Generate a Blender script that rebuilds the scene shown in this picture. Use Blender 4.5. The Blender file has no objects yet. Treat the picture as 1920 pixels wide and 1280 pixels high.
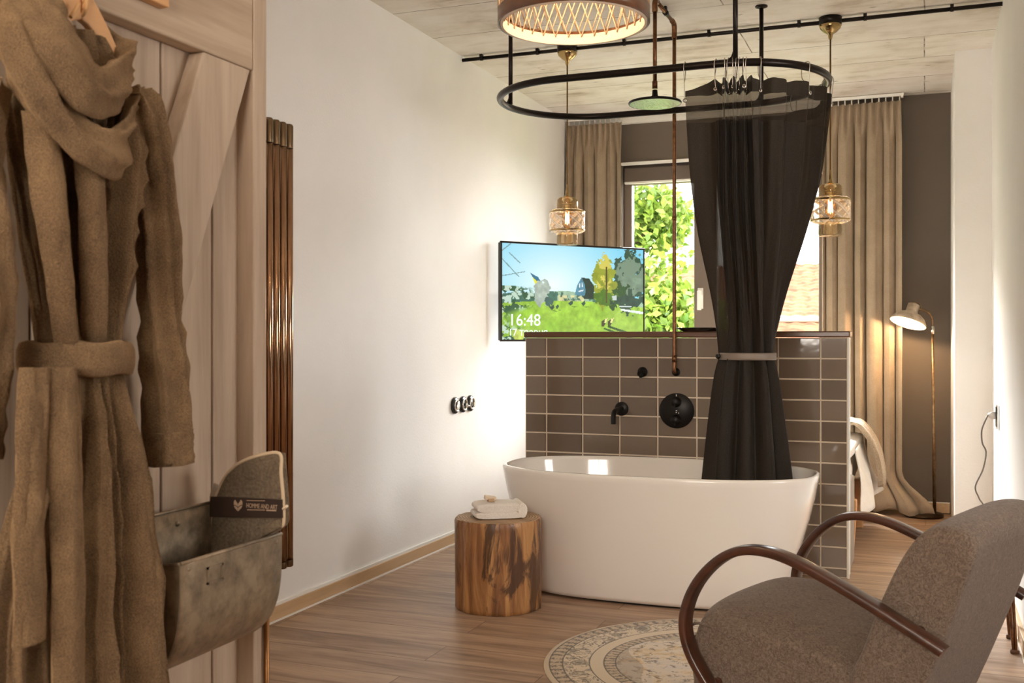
import bpy, bmesh, math, random
import numpy as np
from mathutils import Vector, Matrix, noise

random.seed(7)
PI = math.pi
SC = bpy.context.scene
COL = SC.collection

# ------------------------------------------------------------------ camera
CAM_YAW = math.radians(21.33)
CAM_Z = 1.15
FPX = 1985.0
cam_d = bpy.data.cameras.new('camera'); cam = bpy.data.objects.new('camera', cam_d); COL.objects.link(cam)
cam.location = (0, 0, CAM_Z); cam.rotation_euler = (PI/2, 0, CAM_YAW)
cam_d.sensor_width = 36; cam_d.lens = FPX/1920*36; cam_d.shift_y = -4/1920
cam_d.clip_start = 0.05
cam_d.dof.use_dof = True; cam_d.dof.focus_distance = 4.8; cam_d.dof.aperture_fstop = 9.0
SC.camera = cam

# ------------------------------------------------------------------ world, exposure
W = bpy.data.worlds.new('world'); SC.world = W; W.use_nodes = True
bgn = W.node_tree.nodes['Background']
bgn.inputs[0].default_value = (1.0, 0.985, 0.97, 1); bgn.inputs[1].default_value = 4.6
SC.view_settings.view_transform = 'Standard'; SC.view_settings.look = 'None'
SC.view_settings.gamma = 1; SC.view_settings.use_curve_mapping = False
SC.view_settings.exposure = 1.15
SC.cycles.use_denoising = True
SC.cycles.max_bounces = 10; SC.cycles.diffuse_bounces = 6; SC.cycles.transmission_bounces = 10; SC.cycles.transparent_max_bounces = 12
SC.cycles.sample_clamp_indirect = 8.0

def area(name, loc, rot, sx, sy, power, color=(1, 1, 1), portal=False):
    d = bpy.data.lights.new(name, 'AREA'); d.shape = 'RECTANGLE'; d.size = sx; d.size_y = sy
    d.energy = power; d.color = color
    if portal: d.cycles.is_portal = True
    o = bpy.data.objects.new(name, d); o.location = loc; o.rotation_euler = rot; COL.objects.link(o)
    return o
# daylight enters by three windows: the one in view, one behind the camera and one in the alcove on the right
area('daylight_alcove_window', (2.62, 2.7, 1.6), (0, PI/2, 0), 1.15, 1.35, 7, (1, .91, .79))
area('portal_bedroom_window', (-1.35, 7.78, 1.55), (-PI/2, 0, 0), 1.42, 1.5, 1, portal=True)
area('daylight_front_window', (-.45, -1.52, 1.8), (PI/2, 0, 0), 1.5, 1.15, 34, (1, .86, .70))
_a = area('sky_fill_right_wall', (-3.0, 10.2, 4.0), (0, 0, 0), 2.6, 1.2, 1250, (1, .985, .965))  # added lamp outside the window, out of view, brightening the right wall
_a.rotation_euler = (Vector((.3, 5.6, .9))-Vector(_a.location)).to_track_quat('-Z', 'Y').to_euler()
_a = area('sky_fill_left_wall', (2.2, 13.0, 3.6), (0, 0, 0), 4.6, 3.6, 700, (1, .985, .965))  # added lamp beyond the garden, throws the bright patch on the left wall
_a.rotation_euler = (Vector((-2.4, 4.7, 1.5))-Vector(_a.location)).to_track_quat('-Z', 'Y').to_euler()

# ------------------------------------------------------------------ helpers
def at_x(u, v, x):
    """point on the plane X = x along the sight line through photograph pixel (u, v)"""
    ca, sa = math.cos(CAM_YAW), math.sin(CAM_YAW)
    a = (u-960)/FPX; b = (636-v)/FPX
    d = Vector((-sa+ca*a, ca+sa*a, b)); t = x/d.x
    return Vector((x, d.y*t, CAM_Z+b*t))

class MB:
    def __init__(s): s.v = []; s.f = []; s.sm = []
    def add(s, vs, fs, smooth=False):
        b = len(s.v); s.v += [tuple(p) for p in vs]
        for f in fs: s.f.append([i+b for i in f]); s.sm.append(smooth)
        return s
    def box(s, x0, x1, y0, y1, z0, z1):
        vs = [(x, y, z) for x in (x0, x1) for y in (y0, y1) for z in (z0, z1)]
        return s.add(vs, [(0, 1, 3, 2), (4, 6, 7, 5), (0, 4, 5, 1), (2, 3, 7, 6), (0, 2, 6, 4), (1, 5, 7, 3)])
    def obox(s, c, size, M):
        hx, hy, hz = [q/2 for q in size]; c = Vector(c)
        vs = [c+M@Vector((x, y, z)) for x in (-hx, hx) for y in (-hy, hy) for z in (-hz, hz)]
        return s.add(vs, [(0, 1, 3, 2), (4, 6, 7, 5), (0, 4, 5, 1), (2, 3, 7, 6), (0, 2, 6, 4), (1, 5, 7, 3)])
    def grid(s, rows, cu=False, cv=False, smooth=True):
        """rows: list of lists of points; cu closes each row, cv closes the rows"""
        nr, nc = len(rows), len(rows[0]); vs = [p for r in rows for p in r]; fs = []
        for i in range(nr if cv else nr-1):
            for j in range(nc if cu else nc-1):
                i2, j2 = (i+1) % nr, (j+1) % nc
                fs.append((i*nc+j, i*nc+j2, i2*nc+j2, i2*nc+j))
        return s.add(vs, fs, smooth)
    def loft(s, rings, cap=True, smooth=True):
        nr, nc = len(rings), len(rings[0]); vs = [p for r in rings for p in r]; fs = []
        for i in range(nr-1):
            for j in range(nc):
                j2 = (j+1) % nc; fs.append((i*nc+j, i*nc+j2, (i+1)*nc+j2, (i+1)*nc+j))
        s.add(vs, fs, smooth)
        if cap:
            b = len(s.v)-nr*nc
            s.f.append([b+j for j in range(nc)][::-1]); s.sm.append(False)
            s.f.append([b+(nr-1)*nc+j for j in range(nc)]); s.sm.append(False)
        return s
    def tube(s, pts, r, n=12, closed=False, cap=True, rx=1.0, ry=1.0, side=None):
        pts = [Vector(p) for p in pts]; m = len(pts)
        rs = r if isinstance(r, (list, tuple)) else [r]*m
        tan = []
        for i in range(m):
            a = pts[(i-1) % m] if (closed or i > 0) else pts[i]
            b = pts[(i+1) % m] if (closed or i < m-1) else pts[i]
            tan.append((b-a).normalized())
        if side is None:
            up = Vector((0, 0, 1)) if abs(tan[0].z) < .9 else Vector((1, 0, 0))
            nrm = (up-tan[0]*up.dot(tan[0])).normalized()
        rings = []
        for i in range(m):
            if side is not None:
                nrm = Vector(side); nrm = (nrm-tan[i]*nrm.dot(tan[i])).normalized()
            elif i:
                nrm = (nrm-tan[i]*nrm.dot(tan[i])).normalized()
            bi = tan[i].cross(nrm)
            rings.append([pts[i]+(nrm*math.cos(2*PI*k/n)*rx+bi*math.sin(2*PI*k/n)*ry)*rs[i] for k in range(n)])
        if closed:
            return s.grid(rings, cu=True, cv=True)
        return s.loft(rings, cap)
    def lathe(s, prof, c=(0, 0, 0), n=32, M=None, smooth=True, cap=False, a0=0):
        c = Vector(c); rings = []
        for (r, z) in prof:
            ring = []
            for k in range(n):
                a = 2*PI*k/n+a0; p = Vector((r*math.cos(a), r*math.sin(a), z))
                if M is not None: p = M@p
                ring.append(c+p)
            rings.append(ring)
        return s.loft(rings, cap, smooth)
    def prism(s, poly, fn, h0, h1, smooth=False):
        n = len(poly)
        vs = [fn(a, b, h0) for a, b in poly]+[fn(a, b, h1) for a, b in poly]
        fs = [(i, (i+1) % n, n+(i+1) % n, n+i) for i in range(n)]
        s.add(vs, fs, smooth); b = len(s.v)-2*n
        s.f.append([b+i for i in range(n)][::-1]); s.sm.append(False)
        s.f.append([b+n+i for i in range(n)]); s.sm.append(False)
        return s

ORG = {}
def tag(o, label=None, cat=None, group=None, kind=None):
    if label: o['label'] = label
    if cat: o['category'] = cat
    if group: o['group'] = group
    if kind: o['kind'] = kind
    return o

def obj(name, mb, mat, parent=None, bevel=0, seg=2, sub=0, solid=0, origin=None, smooth=None, fix=True, label=None):
    if parent is not None: org = ORG[parent.name]
    elif origin is not None: org = Vector(origin)
    else:
        lo = [min(p[i] for p in mb.v) for i in range(3)]; hi = [max(p[i] for p in mb.v) for i in range(3)]
        org = Vector(((lo[0]+hi[0])/2, (lo[1]+hi[1])/2, lo[2]))
    me = bpy.data.meshes.new(name)
    me.from_pydata([tuple(Vector(p)-org) for p in mb.v], [], mb.f)
    sm = mb.sm if smooth is None else [smooth]*len(mb.f)
    me.polygons.foreach_set('use_smooth', sm)
    if fix:
        bm = bmesh.new(); bm.from_mesh(me); bmesh.ops.recalc_face_normals(bm, faces=bm.faces); bm.to_mesh(me); bm.free()
    me.materials.append(mat)
    o = bpy.data.objects.new(name, me); COL.objects.link(o)
    if parent is not None: o.parent = parent
    else: o.location = org
    ORG[o.name] = org
    if solid:
        m = o.modifiers.new('thickness', 'SOLIDIFY'); m.thickness = solid; m.offset = 0
    if bevel:
        m = o.modifiers.new('edge', 'BEVEL'); m.width = bevel; m.segments = seg; m.limit_method = 'ANGLE'; m.angle_limit = math.radians(40)
        m.harden_normals = False
    if sub:
        m = o.modifiers.new('sub', 'SUBSURF'); m.levels = sub; m.render_levels = sub
    if label: o['label'] = label
    return o

def thing(name, label, cat, loc, group=None):
    o = bpy.data.objects.new(name, None); COL.objects.link(o); o.location = loc
    o.empty_display_size = .1
    ORG[o.name] = Vector(loc)
    return tag(o, label, cat, group)

def struct(name, mb, mat, **k):
    o = obj(name, mb, mat, **k); o['kind'] = 'structure'; return o

def dup(root, loc, label=None):
    r = root.copy(); COL.objects.link(r); r.location = loc
    if label: r['label'] = label
    for ch in list(root.children):
        c = ch.copy(); COL.objects.link(c); c.parent = r
        for g in ch.children:
            d = g.copy(); COL.objects.link(d); d.parent = c
    return r

def crom(pts, n=8, closed=False):
    """Catmull-Rom through points"""
    P = [Vector(p) for p in pts]; out = []; m = len(P)
    for i in range(m if closed else m-1):
        if closed: p0, p1, p2, p3 = P[(i-1) % m], P[i], P[(i+1) % m], P[(i+2) % m]
        else: p0, p1, p2, p3 = P[max(i-1, 0)], P[i], P[i+1], P[min(i+2, m-1)]
        for k in range(n):
            t = k/n
            out.append(.5*((2*p1)+(-p0+p2)*t+(2*p0-5*p1+4*p2-p3)*t*t+(-p0+3*p1-3*p2+p3)*t**3))
    if not closed: out.append(P[-1])
    return out

def interp(x, tab):
    if x <= tab[0][0]: return tab[0][1]
    for (a, va), (b, vb) in zip(tab, tab[1:]):
        if x <= b:
            t = (x-a)/(b-a); return va+(vb-va)*t
    return tab[-1][1]
def sstep(a, b, x):
    t = max(0, min(1, (x-a)/(b-a))); return t*t*(3-2*t)

# ------------------------------------------------------------------ materials
def srgb(r, g, b):
    f = lambda c: (c/255/12.92) if c/255 <= .04045 else ((c/255+.055)/1.055)**2.4
    return (f(r), f(g), f(b), 1)

class N:
    """small node-graph helper"""
    def __init__(s, name):
        s.m = bpy.data.materials.new(name); s.m.use_nodes = True
        s.t = s.m.node_tree; s.b = s.t.nodes['Principled BSDF']; s.o = s.t.nodes['Material Output']
    def n(s, typ, **kw):
        x = s.t.nodes.new(typ)
        for k, v in kw.items():
            if k.startswith('i_'):
                key = k[2:]; key = int(key) if key.isdigit() else key.replace('_', ' ')
                x.inputs[key].default_value = v
            else: setattr(x, k, v)
        return x
    def l(s, a, b): s.t.links.new(a, b)
    def coord(s, scale=(1, 1, 1), rot=(0, 0, 0), src='Object'):
        c = s.n('ShaderNodeTexCoord'); mp = s.n('ShaderNodeMapping')
        mp.inputs['Scale'].default_value = scale; mp.inputs['Rotation'].default_value = rot
        s.l(c.outputs[src], mp.inputs[0]); return mp.outputs[0]
    def noise(s, co, scale, detail=4, rough=.55, dist=0):
        x = s.n('ShaderNodeTexNoise'); x.inputs['Scale'].default_value = scale; x.inputs['Detail'].default_value = detail
        x.inputs['Roughness'].default_value = rough; x.inputs['Distortion'].default_value = dist
        if co is not None: s.l(co, x.inputs['Vector'])
        return x.outputs['Fac']
    def ramp(s, fac, stops, interp='LINEAR'):
        x = s.n('ShaderNodeValToRGB'); cr = x.color_ramp; cr.interpolation = interp
        while len(cr.elements) < len(stops): cr.elements.new(.5)
        for e, (p, c) in zip(cr.elements, stops): e.position = p; e.color = c
        s.l(fac, x.inputs[0]); return x.outputs[0]
    def mix(s, fac, a, b, mode='MIX'):
        x = s.n('ShaderNodeMix'); x.data_type = 'RGBA'; x.blend_type = mode
        for sock, val in ((x.inputs[0], fac), (x.inputs[6], a), (x.inputs[7], b)):
            if isinstance(val, (int, float)): sock.default_value = val
            elif isinstance(val, tuple): sock.default_value = val
            else: s.l(val, sock)
        return x.outputs[2]
    def math(s, op, a, b=None, c=None):
        x = s.n('ShaderNodeMath'); x.operation = op
        for i, val in enumerate((a, b, c)):
            if val is None: continue
            if isinstance(val, (int, float)): x.inputs[i].default_value = val
            else: s.l(val, x.inputs[i])
        return x.outputs[0]
    def bump(s, h, strength=.3, dist=.01):
        x = s.n('ShaderNodeBump'); x.inputs['Strength'].default_value = strength; x.inputs['Distance'].default_value = dist
        s.l(h, x.inputs['Height']); s.l(x.outputs[0], s.b.inputs['Normal']); return x.outputs[0]
    def color(s, c):
        if isinstance(c, tuple): s.b.inputs['Base Color'].default_value = c
        else: s.l(c, s.b.inputs['Base Color'])
    def set(s, **kw):
        for k, v in kw.items(): s.b.inputs[k.replace('_', ' ')].default_value = v
        return s

def simple(name, col, rough=.5, metal=0, **kw):
    x = N(name); x.color(col); x.set(Roughness=rough, Metallic=metal)
    for k, v in kw.items(): x.b.inputs[k.replace('_', ' ')].default_value = v
    return x.m

def m_plaster(name, col, var=.04, bs=.12):
    x = N(name); co = x.coord()
    a = x.noise(co, 2.2, 5); c2 = tuple(q*(1-var*2) for q in col[:3])+(1,)
    x.color(x.ramp(a, [(.35, c2), (.65, col)])); x.set(Roughness=.75)
    h = x.noise(co, 90, 3, .6); x.bump(h, bs, .004); return x.m

def m_wood(name, c1, c2, axis=0, scale=14, rough=.5, stretch=.08, bs=.15, coat=0, dark=None):
    x = N(name); sc = [1, 1, 1]; sc[axis] = stretch; co = x.coord(tuple(sc))
    a = x.noise(co, scale, 6, .62, .6); b = x.noise(co, scale*5, 3, .6)
    mixv = x.math('ADD', x.math('MULTIPLY', a, .75), x.math('MULTIPLY', b, .25))
    st = [(.34, c1), (.64, c2)]
    if dark: st = [(.28, dark), (.42, c1), (.66, c2)]
    x.color(x.ramp(mixv, st)); x.set(Roughness=rough, Coat_Weight=coat, Coat_Roughness=.15)
    x.bump(mixv, bs, .004); return x.m

def m_floor():
    x = N('oak_floor'); tc = x.n('ShaderNodeTexCoord')
    br = x.n('ShaderNodeTexBrick'); br.offset = .37; br.offset_frequency = 2; br.squash = 1
    br.inputs['Scale'].default_value = 1; br.inputs['Brick Width'].default_value = 1.22; br.inputs['Row Height'].default_value = .19
    br.inputs['Mortar Size'].default_value = .0018; br.inputs['Mortar Smooth'].default_value = .2; br.inputs['Bias'].default_value = 0
    br.inputs['Color1'].default_value = (0, 0, 0, 1); br.inputs['Color2'].default_value = (1, 1, 1, 1); br.inputs['Mortar'].default_value = (.5, .5, .5, 1)
    x.l(tc.outputs['Object'], br.inputs['Vector'])
    # grain runs with the boards, shifted board by board
    mp = x.n('ShaderNodeMapping'); mp.inputs['Scale'].default_value = (.10, 1, 1)
    cmb = x.n('ShaderNodeCombineXYZ'); x.l(br.outputs['Color'], cmb.inputs[0])
    sc = x.n('ShaderNodeVectorMath'); sc.operation = 'MULTIPLY_ADD'; sc.inputs[1].default_value = (37, 19, 0)
    x.l(cmb.outputs[0], sc.inputs[0]); x.l(tc.outputs['Object'], sc.inputs[2]); x.l(sc.outputs[0], mp.inputs[0])
    a = x.noise(mp.outputs[0], 9, 7, .66, 1.2); b = x.noise(mp.outputs[0], 60, 3, .6)
    g = x.math('ADD', x.math('MULTIPLY', a, .78), x.math('MULTIPLY', b, .22))
    base = x.ramp(g, [(.30, srgb(96, 74, 58)), (.45, srgb(152, 124, 101)), (.60, srgb(184, 156, 131)), (.78, srgb(204, 178, 153))])
    tint = x.ramp(br.outputs['Color'], [(0, (.86, .84, .82, 1)), (1, (1.05, 1.03, 1.0, 1))])
    c = x.mix(1.0, base, tint, 'MULTIPLY')
    c = x.mix(x.math('MULTIPLY', br.outputs['Fac'], .75), c, srgb(58, 40, 28))
    x.color(c); x.set(Roughness=.42)
    h = x.math('SUBTRACT', x.math('MULTIPLY', g, .25), br.outputs['Fac']); x.bump(h, .25, .003)
    return x.m

def m_concrete():
    x = N('board_formed_concrete'); tc = x.n('ShaderNodeTexCoord')
    br = x.n('ShaderNodeTexBrick'); br.offset = .35
    br.inputs['Scale'].default_value = 1; br.inputs['Brick Width'].default_value = 2.6; br.inputs['Row Height'].default_value = .46
    br.inputs['Mortar Size'].default_value = .0034; br.inputs['Mortar Smooth'].default_value = .1
    br.inputs['Color1'].default_value = (0, 0, 0, 1); br.inputs['Color2'].default_value = (1, 1, 1, 1)
    wob = x.n('ShaderNodeTexNoise'); wob.inputs['Scale'].default_value = 3; x.l(tc.outputs['Object'], wob.inputs['Vector'])
    ad = x.n('ShaderNodeVectorMath'); ad.operation = 'MULTIPLY_ADD'; ad.inputs[1].default_value = (.01, .014, 0)
    x.l(wob.outputs['Color'], ad.inputs[0]); x.l(tc.outputs['Object'], ad.inputs[2]); x.l(ad.outputs[0], br.inputs['Vector'])
    mp = x.n('ShaderNodeMapping'); mp.inputs['Scale'].default_value = (.30, 1, 1); x.l(tc.outputs['Object'], mp.inputs[0])
    a = x.noise(mp.outputs[0], 11, 8, .66, .8); b = x.noise(tc.outputs['Object'], 2.2, 5, .6)
    s = x.math('ADD', x.math('MULTIPLY', a, .42), x.math('MULTIPLY', b, .58))
    base = x.ramp(s, [(.32, srgb(166, 149, 131)), (.42, srgb(206, 196, 183)), (.50, srgb(220, 212, 203)), (.64, srgb(230, 225, 218))])
    tint = x.ramp(br.outputs['Color'], [(0, (.96, .955, .95, 1)), (1, (1.03, 1.03, 1.02, 1))])
    c = x.mix(1.0, base, tint, 'MULTIPLY')
    # small pits
    vo = x.n('ShaderNodeTexVoronoi'); vo.inputs['Scale'].default_value = 8.5; mp2 = x.n('ShaderNodeMapping'); mp2.inputs['Scale'].default_value = (.6, 1.3, 1)
    x.l(tc.outputs['Object'], mp2.inputs[0]); x.l(mp2.outputs[0], vo.inputs['Vector'])
    pit = x.ramp(vo.outputs['Distance'], [(.05, (1, 1, 1, 1)), (.11, (0, 0, 0, 1))])
    gate = x.ramp(x.noise(tc.outputs['Object'], 3.1, 3), [(.42, (0, 0, 0, 1)), (.6, (1, 1, 1, 1))])
    pg = x.math('MULTIPLY', pit, gate)
    c = x.mix(x.math('MULTIPLY', pg, .65), c, srgb(92, 64, 42))
    c = x.mix(x.math('MULTIPLY', x.math('MULTIPLY', br.outputs['Fac'], x.ramp(a, [(.35, (.25, .25, .25, 1)), (.55, (1, 1, 1, 1))])), .85), c, srgb(84, 62, 44))
    x.color(c); x.set(Roughness=.85)
    h = x.math('SUBTRACT', x.math('MULTIPLY', s, .6), x.math('MAXIMUM', br.outputs['Fac'], pg)); x.bump(h, .4, .006)
    return x.m

def m_fabric(name, c1, c2, scale=260, rough=.95, sheen=.3, bs=.4, dist=.003, big=6, stretch=(1, 1, 1)):
    x = N(name); co = x.coord(stretch)
    a = x.noise(co, scale, 2, .5); b = x.noise(co, big, 4, .6)
    f = x.math('ADD', x.math('MULTIPLY', a, .55), x.math('MULTIPLY', b, .45))
    x.color(x.ramp(f, [(.36, c1), (.64, c2)])); x.set(Roughness=rough, Sheen_Weight=sheen, Sheen_Roughness=.4, Sheen_Tint=tuple(min(1, q*3.2) for q in c2[:3])+(1,))
    x.bump(a, bs, dist); return x.m

def m_metal(name, col, rough=.3, var=0, c2=None, scale=30, metal=1.0):
    x = N(name); co = x.coord()
    if c2: x.color(x.ramp(x.noise(co, scale, 5, .65), [(.35, col), (.65, c2)]))
    else: x.color(col)
    x.set(Metallic=metal, Roughness=rough)
    return x.m

def m_glass(name, tint=(1, 1, 1, 1), rough=0.0, clear=.5):
    """thin glass: mostly see-through with a glossy skin"""
    x = N(name); t = x.t
    x.t.nodes.remove(x.b)
    tr = x.n('ShaderNodeBsdfTransparent'); tr.inputs[0].default_value = tint
    gl = x.n('ShaderNodeBsdfGlossy'); gl.inputs['Roughness'].default_value = rough; gl.inputs[0].default_value = (1, 1, 1, 1)
    lw = x.n('ShaderNodeLayerWeight'); lw.inputs[0].default_value = clear
    mx = x.n('ShaderNodeMixShader'); x.l(lw.outputs['Fresnel'], mx.inputs[0]); x.l(tr.outputs[0], mx.inputs[1]); x.l(gl.outputs[0], mx.inputs[2])
    x.l(mx.outputs[0], x.o.inputs[0]); x.mx = mx; x.gl = gl; x.lw = lw
    return x

def m_emit(name, col, s):
    x = N(name); x.color((0, 0, 0, 1)); x.b.inputs['Emission Color'].default_value = col; x.b.inputs['Emission Strength'].default_value = s
    return x.m

M = {}
M['wall'] = m_plaster('white_plaster', srgb(240, 238, 235), .02, .22)
M['dark_wall'] = m_plaster('taupe_paint', srgb(104, 93, 82), .03, .1)
M['floor'] = m_floor()
M['ceiling'] = m_concrete()
M['pale_oak'] = m_wood('pale_oak', srgb(186, 152, 112), srgb(214, 182, 142), axis=1, scale=10, rough=.5)
M['white_trim'] = simple('white_paint', srgb(240, 238, 232), .45)
M['plank'] = m_wood('whitewashed_planks', srgb(168, 146, 124), srgb(194, 173, 151), axis=2, scale=12, rough=.7, stretch=.06, bs=.2, dark=srgb(140, 117, 96))
M['plank_h'] = m_wood('whitewashed_rail', srgb(166, 143, 119), srgb(192, 170, 146), axis=1, scale=12, rough=.7, stretch=.06, bs=.2, dark=srgb(138, 115, 94))
M['gap'] = simple('dark_gap', srgb(46, 35, 27), .9)
M['tan_wood'] = m_wood('tan_wood', srgb(190, 138, 88), srgb(222, 172, 120), axis=1, scale=8, rough=.5)
M['dark_wood'] = m_wood('walnut_wood', srgb(48, 24, 14), srgb(80, 44, 27), axis=0, scale=16, rough=.3, coat=.4, stretch=.15)
M['cap_wood'] = m_wood('dark_cap_wood', srgb(72, 44, 27), srgb(116, 76, 48), axis=0, scale=13, rough=.3, coat=.3, stretch=.1)
M['black'] = simple('matt_black_metal', srgb(30, 26, 23), .38, .6)
M['black_rail'] = simple('black_tube', srgb(38, 31, 27), .32, .7)
M['plastic'] = simple('black_plastic', srgb(24, 22, 21), .25)
M['chrome'] = m_metal('chrome', (.82, .8, .77, 1), .12)
M['copper'] = m_metal('aged_copper', srgb(104, 70, 48), .34, c2=srgb(142, 100, 70), scale=40)
M['bronze'] = m_metal('bronze_tube', srgb(168, 132, 102), .16, c2=srgb(182, 146, 116), scale=8)
M['brass'] = m_metal('brass', srgb(176, 150, 104), .2)
M['steel'] = m_metal('steel_wire', (.6, .56, .5, 1), .25)
M['zinc'] = m_metal('galvanised_zinc', srgb(112, 97, 78), .5, c2=srgb(156, 138, 114), scale=26, metal=.55)
M['tile'] = None
M['ceramic'] = simple('white_acrylic', srgb(238, 231, 222), .12, 0, Coat_Weight=.6, Coat_Roughness=.04)
M['curtain'] = m_fabric('beige_curtain', srgb(150, 132, 111), srgb(176, 158, 136), 300, .9, .2, .25, .002, 5)
M['linen'] = m_fabric('white_linen', srgb(222, 214, 203), srgb(238, 232, 224), 200, .9, .1, .2)
M['throw'] = m_fabric('beige_throw', srgb(170, 150, 126), srgb(206, 188, 164), 120, .95, .3, .5)
M['towel'] = m_fabric('white_towel', srgb(226, 216, 204), srgb(242, 235, 226), 240, .95, .3, .7, .004)
M['robe'] = m_fabric('brown_terry', srgb(80, 60, 38), srgb(128, 101, 70), 420, 1, .5, .8, .0035, 12)
M['upholstery'] = None
M['glow'] = m_emit('warm_bulb', (1, .66, .34, 1), 6)

def m_tile():
    x = N('glazed_brown_tile'); co = x.coord()
    ge = x.n('ShaderNodeNewGeometry')
    a = x.noise(co, 3.5, 3)
    r = x.math('ADD', x.math('MULTIPLY', ge.outputs['Random Per Island'], .7), x.math('MULTIPLY', a, .3))
    x.color(x.ramp(r, [(.1, srgb(104, 89, 75)), (.5, srgb(121, 105, 90)), (.9, srgb(134, 117, 101))])); x.set(Roughness=.07, Specular_IOR_Level=.6)
    x.bump(x.noise(co, 9, 2), .12, .008); return x.m
M['tile'] = m_tile()

def m_uphol():
    x = N('grey_brown_upholstery'); co = x.coord()
    w = x.noise(co, 60, 3, .6, 2.5); v = x.noise(co, 420, 2, .5)
    vo = x.n('ShaderNodeTexVoronoi'); vo.feature = 'DISTANCE_TO_EDGE'; vo.inputs['Scale'].default_value = 120; x.l(co, vo.inputs['Vector'])
    e = x.ramp(vo.outputs['Distance'], [(.02, (0, 0, 0, 1)), (.12, (1, 1, 1, 1))])
    f = x.math('ADD', x.math('MULTIPLY', w, .6), x.math('ADD', x.math('MULTIPLY', v, .35), x.math('MULTIPLY', e, .05)))
    x.color(x.ramp(f, [(.34, srgb(82, 69, 59)), (.55, srgb(118, 102, 89)), (.78, srgb(147, 130, 115))]))
    x.set(Roughness=.95, Sheen_Weight=.1, Sheen_Roughness=.4, Specular_IOR_Level=.2); x.bump(f, .45, .004); return x.m
M['upholstery'] = m_uphol()

# ------------------------------------------------------------------ setting
XL, XR, YB, ZC = -2.48, .345, 7.54, 2.775
mb = MB().box(-2.7, 2.8, -1.6, 7.9, -.1, 0); struct('floor', mb, M['floor'], origin=(0, 0, 0))
mb = MB().box(-2.7, 2.8, -1.6, 7.9, ZC, ZC+.15); struct('ceiling', mb, M['ceiling'], origin=(0, .12, ZC))
mb = MB().box(XL-.15, XL, 1.7, 7.9, 0, ZC); struct('wall_left', mb, M['wall'])
mb = MB().box(XR, XR+.12, 4.15, 6.47, 0, ZC); struct('wall_right', mb, M['wall'])
mb = MB().box(.155, .55, 6.47, 7.6, 0, ZC); struct('pillar', mb, M['wall'])
# back wall around the window
WX0, WX1, WZ0, WZ1 = -2.08, -.62, .78, 2.44
mb = MB(); mb.box(XL-.1, WX0, YB, YB+.28, 0, ZC).box(WX1, .3, YB, YB+.28, 0, ZC).box(WX0, WX1, YB, YB+.28, 0, WZ0).box(WX0, WX1, YB, YB+.28, WZ1, ZC)
struct('wall_back', mb, M['dark_wall'])
mb = MB().box(WX0, WX1, YB-.012, YB+.02, WZ1-.014, WZ1+.006); struct('trim_1', mb, M['white_trim'])
mb = MB().box(WX0-.40, -.62, YB-.05, YB, 2.725, ZC); struct('trim_2', mb, M['white_trim'])
# walls round the camera with their two windows
def wall_y(name, y0, y1, xa, xb, oxa, oxb, oz0, oz1):
    m = MB().box(xa, oxa, y0, y1, 0, ZC).box(oxb, xb, y0, y1, 0, ZC).box(oxa, oxb, y0, y1, 0, oz0).box(oxa, oxb, y0, y1, oz1, ZC)
    return struct(name, m, M['wall'])
wall_y('wall_front', -1.5, -1.35, -1.6, 2.6, -1.25, .35, 1.22, 2.4)
m = MB().box(2.45, 2.6, -1.5, 2.0, 0, ZC).box(2.45, 2.6, 3.4, 4.3, 0, ZC).box(2.45, 2.6, 2.0, 3.4, 0, 1.0).box(2.45, 2.6, 2.0, 3.4, 2.2, ZC)
struct('wall_alcove', m, M['dark_wall'])  # unseen wall, made dark to cut light bounced onto the armchair
struct('wall_return', MB().box(XR+.12, 2.6, 4.15, 4.27, 0, ZC), M['dark_wall'])  # unseen too, given the dark paint to hold down bounced light
def window_frame(name, mb, label=None):
    o = struct(name, mb, M['win_frame'], bevel=.006); return o
M['win_frame'] = simple('taupe_window_frame', srgb(112, 99, 88), .4)
f = MB()
for a, b in ((-1.25, -1.19), (-.48, -.42), (.29, .35)): f.box(a, b, -1.46, -1.4, 1.22, 2.4)
f.box(-1.25, .35, -1.46, -1.4, 1.22, 1.28).box(-1.25, .35, -1.46, -1.4, 2.34, 2.4)
for q in (-1.0, -.74, -.16, .06): f.box(q-.012, q+.012, -1.45, -1.42, 1.22, 2.4)  # thin bars added to break up this unseen window's reflection in the tub
for q in (1.6, 2.0): f.box(-1.25, .35, -1.45, -1.42, q-.012, q+.012)
window_frame('window_2', f)
f = MB()
for a, b in ((2.0, 2.06), (2.67, 2.73), (3.34, 3.4)): f.box(2.5, 2.55, a, b, 1.0, 2.2)
f.box(2.5, 2.55, 2.0, 3.4, 1.0, 1.06).box(2.5, 2.55, 2.0, 3.4, 2.14, 2.2); window_frame('window_3', f)
# wall that carries the plank door, ending beside the radiator
XD = -1.35
struct('wall_entry', MB().box(XD-.16, XD-.03, -1.5, 1.905, 0, ZC), M['wall'])
struct('wall_entry_return', MB().box(XL, XD-.03, 1.75, 1.905, 0, ZC), M['wall'])
# baseboards
def baseboard(name, m0, m1): 
    o = struct(name, m0, M['pale_oak'], bevel=.003); obj('cap_strip', m1, M['white_trim'], o); return o
baseboard('baseboard_left', MB().box(XL, XL+.016, 1.92, YB, .006, .062), MB().box(XL, XL+.02, 1.92, YB, 0, .007).box(XL, XL+.012, 1.92, YB, .062, .074))
baseboard('baseboard_back', MB().box(XL+.03, .15, YB-.016, YB, .006, .07), MB().box(XL+.03, .15, YB-.012, YB, .07, .076))
baseboard('baseboard_right', MB().box(XR-.016, XR, 4.16, 6.46, .006, .062), MB().box(XR-.02, XR, 4.16, 6.46, 0, .007))
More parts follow.
